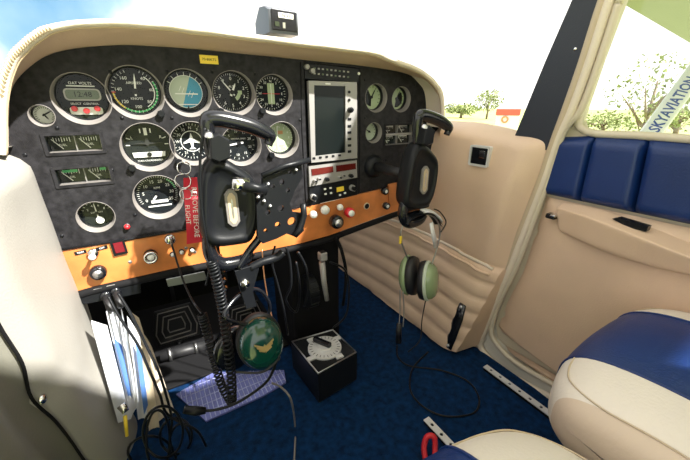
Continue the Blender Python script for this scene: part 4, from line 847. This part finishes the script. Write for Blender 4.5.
# centre pedestal
t = thing('centre_pedestal', 'dark control pedestal below the middle of the panel', 'pedestal', (.37, .86, 0))
g = MB(); g.box((0, 0, .20), (.16, .16, .40), 'fire', .01); obj('body', g, t)
g = MB(); g.cyl(.05, -.014, .014, 'blk', 32, X=Matrix.Translation((-.03, -.085, .22)) @ Matrix.Rotation(PI/2, 4, 'Y'))
for a in range(20): g.box((0, .05, 0), (.028, .006, .005), 'blk', X=Matrix.Translation((-.03, -.085, .22)) @ Matrix.Rotation(a*PI/10, 4, 'X'))
obj('trim_wheel', g, t)
t = thing('hand_lever', 'pale grey lever with a square cupped top under the middle of the orange panel', 'lever', at(325, 300, 1, .68))
g = MB(True); g.tube(P([(327, 300), (324, 282), (322, 262)], .68), [.006, .007, .008], 'silv', 12); obj('shaft', g, t)
g = MB(True); c = at(322.5, 256, 1, .68); g.box(c, (.020, .020, .022), 'silv', .003); g.box(c+Vector((0, 0, .0112)), (.013, .013, .003), 'blkm'); obj('grip', g, t)
# fuel selector box
bx = [at(318, 374, 2, .10), at(357, 352, 2, .10), at(333, 329, 2, .10), at(291, 341, 2, .10)]
cc = sum(bx, Vector())/4
t = thing('selector_box', 'black box on the floor with a silver fuel selector disc on top', 'fuel selector', (cc.x, cc.y, 0))
g = MB(True); n4 = [(p.x, p.y) for p in bx]; g.prism(n4, .002, .098, 'blk', .004); obj('box', g, t)
g = MB(True); q = [p+(cc-p)*.03 for p in bx]; g.tube([Vector((p.x, p.y, .099)) for p in q], .0025, 'alu', 6, closed=True); obj('edge_trim', g, t)
g = MB(True); C0 = Vector((cc.x, cc.y, .098)); T = Matrix.Translation(C0); g.cyl(.046, 0, .006, 'disc', 40, X=T, bev=.001)
for a in (0, 90, 180, 270): g.box((.052*math.cos(math.radians(a+20)), .052*math.sin(math.radians(a+20)), .002), (.020, .014, .004), 'disc', X=T)
for i in range(24): a = i*PI/12; g.box((.038, 0, .0063), (.008, .0012, .0006), 'blk', X=T @ Matrix.Rotation(a, 4, 'Z'))
disc = obj('selector_disc', g, t, label='silver selector disc')
g = MB(True); g.cyl(.020, .004, .012, 'disc', 24, X=T, bev=.001); g.box((0, .008, .018), (.014, .056, .014), 'blkg', .004, X=T @ Matrix.Rotation(.5, 4, 'Z')); obj('selector_handle', g, t, label='black pointer handle')
# seat rails
def rail(a, b_, label):
    A_ = at(*a, 2, .0); B_ = at(*b_, 2, .0); x = (A_.x+B_.x)/2; t = thing('seat_rail', label, 'rail', (x, A_.y, 0), group='perforated seat rails')
    g = MB(); Ln = .75; n = 26; hs = [circ(0, -Ln*(i+.7)/n, .0042, 12) for i in range(n)]
    g.holes([(-.0085, 0), (.0085, 0), (.0085, -Ln), (-.0085, -Ln)], hs, .011, .014, 'disc'); obj('track', g, t)
    g = MB(); g.box((0, -Ln/2, .004), (.010, Ln, .008), 'blkm'); obj('web', g, t); return t
rail((480, 372), (552, 413), 'silver perforated seat rail on the blue carpet near the right door sill')
rail((423, 424), (457, 451), 'silver perforated seat rail on the blue carpet beside the red strap')
# red strap
t = smooth([at(426, 462, 2, .01), at(424, 448, 2, .03), at(427, 437, 2, .05), at(434, 437, 2, .05), at(435, 448, 2, .03), at(434, 464, 2, .01)])
g = MB(True); g.tube(t, .006, 'red', 8); obj('red_strap', g, label='red loop strap standing on the carpet at the bottom edge', cat='strap')
# black strap on kick panel
t = thing('black_strap', 'black strap handle on the quilted tan side wall near the floor', 'strap', at(453, 348, 0, .70))
g = MB(True); a = at(463, 304, 0, .735); b_ = at(448, 348, 0, .70); d_ = (b_-a); s1 = Vector((0, 1, 0)); 
g.tube([a, a+d_*.3, a+d_*.7, b_], [.012, .017, .016, .013], 'blkg', 10, flat=(.3, 1, 1)); obj('strap', g, t)
for p in (a+d_*.06, a+d_*.93): g = MB(True); g.lathe([(.0001, .005), (.004, .004), (.005, 0)], 'alu', 12, X=Matrix.Translation(p+Vector((-.003, 0, 0))) @ Matrix.Rotation(-PI/2, 4, 'Y')); obj('rivet', g, t)
# ash tray on the side wall
a = at(480, 156, 0, .765); t = thing('ashtray', 'small chrome framed ashtray with a dark glossy lid set in the beige side wall', 'ashtray', a); t.scale = (1, 1.4, 1.35)
g = MB(); T = Matrix(((0, 0, -1, 0), (-1, 0, 0, 0), (0, 1, 0, 0), (0, 0, 0, 1)))
g.holes(rot2(0, 0, .044, .040, 0, .004), [rot2(0, 0, .036, .032, 0, .002)], -.012, .006, 'disc', X=T); obj('rim', g, t)
g = MB(); g.prism(rot2(0, 0, .036, .032, 0, .002), -.004, .004, 'blkg', .001, X=T); obj('lid', g, t)
g = MB(); g.box((0, 0, 0), (.012, .014, .003), 'chrome', .001, X=T @ Matrix.Translation((.006, .004, .005))); obj('tab', g, t)
# ================================================================ SEATS
def seat(xc, w, yf, ztop, sx0, sx1, label, back, lab2):
    Ld = .46; H = .17; t = thing('pilot_seat' if not back else 'passenger_seat', label, 'seat', (xc, yf-Ld/2, 0))
    cy = yf-Ld/2; cz = ztop-H/2
    def sp(v, e): return math.copysign(abs(v)**e, v)
    def f(u, v):
        th = u*2*PI; ph = (v-.5)*PI; ct, st_ = math.cos(th), math.sin(th); cp_, sp_ = math.cos(ph), math.sin(ph)
        x = w/2*sp(ct, .45)*sp(cp_, .55); y = Ld/2*sp(st_, .5)*sp(cp_, .55); z = H/2*sp(sp_, .7)
        if z > 0: z += .012*math.cos(x/w*2*PI)*max(0, 1-abs(y)/(Ld/2))
        return (xc+x, cy+y, cz+z)
    def mf(u, v): p = f(u, v); return M['navy'] if sx0 < p[0] < sx1 and p[2] > cz-.03 else M['seat']
    g = MB(True)
    # planar (cube sphere like) grid: rows across x so the stripe has straight edges
    def shell(m, xa, xb, nx=18):
        def g2(u, v):
            x = xa+(xb-xa)*u; q = min(.9999, abs((x-xc)/(w/2))); s_ = (1-q**3.2)**(1/3.2); a = v*2*PI
            y = (Ld/2)*(.78+.22*s_)*sp(math.cos(a), .55)*s_**.25; z = H/2*sp(math.sin(a), .62)*s_**.9
            return (x, cy+y, cz+z+(.006*math.cos((x-xc)/w*2*PI) if z > 0 else 0))
        g.grid(g2, nx, 64, m)
    shell('gus_shade', xc-w/2, xc-w/2+.022, 6); shell('seat', xc-w/2+.022, sx0); shell('navy', sx0, sx1); shell('seat', sx1, xc+w/2)  # left side strip in a darker tone, shade painted in
    cs = obj('cushion', g, t, label='cream cushion with a broad blue stripe')
    def rim(x, r=.0022, m='thr', k=1.0):
        q = min(.9999, abs((x-xc)/(w/2))); s_ = (1-q**3.2)**(1/3.2); L_ = []
        for i in range(64): a = i/64*2*PI; L_.append(Vector((x, cy+(Ld/2)*(.78+.22*s_)*sp(math.cos(a), .55)*s_**.25*1.002, cz+H/2*sp(math.sin(a), .62)*s_**.9*1.01+(.006*math.cos((x-xc)/w*2*PI) if math.sin(a) > 0 else 0))))
        g.tube(L_, r, m, 6, closed=True)
    for x_ in (sx0, sx1): g = MB(True); rim(x_, .0018, 'navy'); obj('piping', g, cs)
    g = MB(True) 
    def sf(x, a):
        q = min(.9999, abs((x-xc)/(w/2))); s_ = (1-q**3.2)**(1/3.2); a = math.radians(a)
        return Vector((x, cy+(Ld/2)*(.78+.22*s_)*sp(math.cos(a), .55)*s_**.25*1.001, cz+H/2*sp(math.sin(a), .62)*s_**.9*1.005+.005*math.cos((x-xc)/w*2*PI)))
    for sd, sx_ in ((-1, sx0), (1, sx1)):
        xe = xc+sd*(w/2-.022); g.tube(smooth([sf(sx_, 28), sf(sx_*.6+xe*.4, 28), sf(sx_*.25+xe*.75, 34), sf(xe, 55), sf(xe, 80), sf(xe, 105), sf(xe, 130), sf(xe, 150)], 6), .0012, 'tan', 6)
        if sd < 0: obj('piping', g, cs); g = MB(True)
    obj('piping', g, cs)
    g = MB(True); g.box((xc, cy, (cz-H/2)/2+.02), (w*.7, Ld*.75, cz-H/2), 'dark', .01)
    obj('base_frame', g, t)
    if back:
        g = MB(True); g.box((xc, cy-Ld/2-.03, ztop+.20), (w*.95, .10, .55), 'seat', .04, seg=4); g.box((xc, cy-Ld/2+.018, ztop+.20), ((sx1-sx0), .010, .50), 'navy', .004); obj('backrest', g, t)
    return t
seat(.625, .42, .185, .40, .505, .700, 'cream and blue leather passenger seat at the lower right', True, '')
seat(.125, .50, .180, .395, .0, .235, 'cream pilot seat, just its front corner poking in at the bottom edge', False, '')
# ================================================================ OUTSIDE
# wing strut with lettering
SY = .80
A_ = at(648, 137, 1, SY); B_ = at(708, 55, 1, SY); dr = (B_-A_).normalized()
fw_ = (A_+B_)/2-Vector((0, 0, CZ)); nr = (fw_-dr*fw_.dot(dr)).normalized()*-1; ur = nr.cross(dr)
R_ = Matrix((dr, ur, nr)).transposed().to_4x4(); R_.translation = A_
t = thing('wing_strut', 'white wing strut with blue SKYAVIATION lettering outside the door window', 'strut', A_-dr*.9)
g = MB(True); prf = [(.052*math.cos(a*PI/12), .016*math.sin(a*PI/12)) for a in range(24)]
Tt = R_ @ Matrix(((0, 0, 1, 0), (1, 0, 0, 0), (0, 1, 0, 0), (0, 0, 0, 1))); g.prism(prf, -.9, 1.1, 'strut', X=Tt); obj('fairing', g, t)
tw = MB(); tw.text('SKYAVIATION', .066, 'sblue', ax='LEFT'); wd = max(v[0] for v in tw.v)
ln = (at(689, 81, 1, SY)-at(650, 134, 1, SY)).length
g = MB(True); g.text('SKYAVIATION', .066, 'sblue', X=R_ @ Matrix.Translation((.034, -.006, .0165)) @ Matrix.Diagonal((ln/wd, 1.15, 1, 1)), ax='LEFT', off=.0016); g.text('.COM', .066, 'sblue', X=R_ @ Matrix.Translation((.034+ln*1.1, -.006, .0165)) @ Matrix.Diagonal((ln/wd, 1, 1, 1)), ax='LEFT'); obj('lettering', g, t, label='blue SKYAVIATION lettering')
# wing
WZ = CZ+.72; W0 = at(637, 12, 2, WZ); W1 = at(690, 43, 2, WZ); k0 = (W1.y-W0.y)/(W1.x-W0.x); f0 = lambda x: W0.y+k0*(x-W0.x)
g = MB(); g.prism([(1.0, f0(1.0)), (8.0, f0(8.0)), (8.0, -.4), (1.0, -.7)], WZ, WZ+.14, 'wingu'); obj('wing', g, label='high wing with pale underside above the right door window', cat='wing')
# trees and bushes outside
def tree(x, y, h, r, label, cat='tree', n=420, trunk=True, name='tree', grp=None):
    t = thing(name, label, cat, (x, y, -1), group=grp); g = MB(); rnd_ = random.Random(int(x*10)+int(y))
    for i in range(n):
        a = rnd_.uniform(0, 2*PI); q = rnd_.random()**.4; e_ = rnd_.uniform(-1, 1); c = Vector((math.cos(a)*r*q*math.sqrt(1-e_*e_), math.sin(a)*r*q*math.sqrt(1-e_*e_), h*.62+e_*h*.38*q))
        c.x += r*.3*noise.noise(c*.6); c.z += h*.1*noise.noise(c*.9)
        s_ = r*(rnd_.uniform(.05, .11) if math.hypot(x, y) > 40 else rnd_.uniform(.03, .07)); v = [c+Vector((rnd_.uniform(-1, 1), rnd_.uniform(-1, 1), rnd_.uniform(-1, 1)))*s_ for _ in range(4)]; g.add(v, [(0, 1, 2), (0, 2, 3)], 'leaf')
    obj('foliage', g, t)
    g = MB(); g.tube([Vector((0, 0, 0)), Vector((.02*h, 0, h*.3)), Vector((0, 0, h*.75))], [r*.08, r*.06, r*.02], 'bark', 8)
    for k in range(6): a = k*1.05; g.tube([Vector((0, 0, h*(.2+.06*k))), Vector((math.cos(a)*r*.6, math.sin(a)*r*.6, h*(.5+.06*k)))], [r*.035, r*.01], 'bark', 6)
    obj('trunk', g, t)
def dirat(px, dist): d_ = FW+RT*((px-345)/FP)+UP*((230-107)/FP); d_.z = 0; d_.normalize(); return d_*dist
for px, D_, h, r, l in [(488, 55, 4.2, 2.0, 'small round tree on the horizon seen through the windshield'), (462, 60, 2.2, 3.0, 'low bush on the horizon left of the small round tree'), (650, 15, 3.3, 1.3, 'sparse spreading tree seen through the door window'), (608, 26, 1.5, 1.8, 'low yellow green bush below the sparse tree in the door window'), (684, 24, 2.2, 1.8, 'low bush beyond the wing strut at the right edge')]:
    p = dirat(px, D_); tree(p.x, p.y, h, r, l, 'tree' if 'tree on' in l or 'spreading' in l else 'bush', 650 if 'door window' in l else 700, name='tree' if 'tree on' in l or 'spreading' in l else 'bush')
# red and white hut
p = dirat(509, 30); ang = math.atan2(p.x, p.y)
t = thing('hangar_hut', 'small white hut with a red roof band seen through the windshield', 'hut', (p.x, p.y, -1), (0, 0, -ang))
g = MB(); g.box((0, 0, .55), (1.6, 1.2, 1.1), 'strut', .03); obj('wall', g, t); g = MB(); g.box((0, -.02, 1.33), (1.7, 1.3, .46), mat('faded red', (.60, .12, .09), .6), .03); obj('fascia', g, t)
g = MB(); g.lathe([(.15, 0), (.15, .06), (.26, .06), (.26, 0)], 'copper', 20, X=Matrix.Translation((-.15, -.62, .80)) @ Matrix.Rotation(PI/2, 4, 'X')); obj('emblem', g, t)
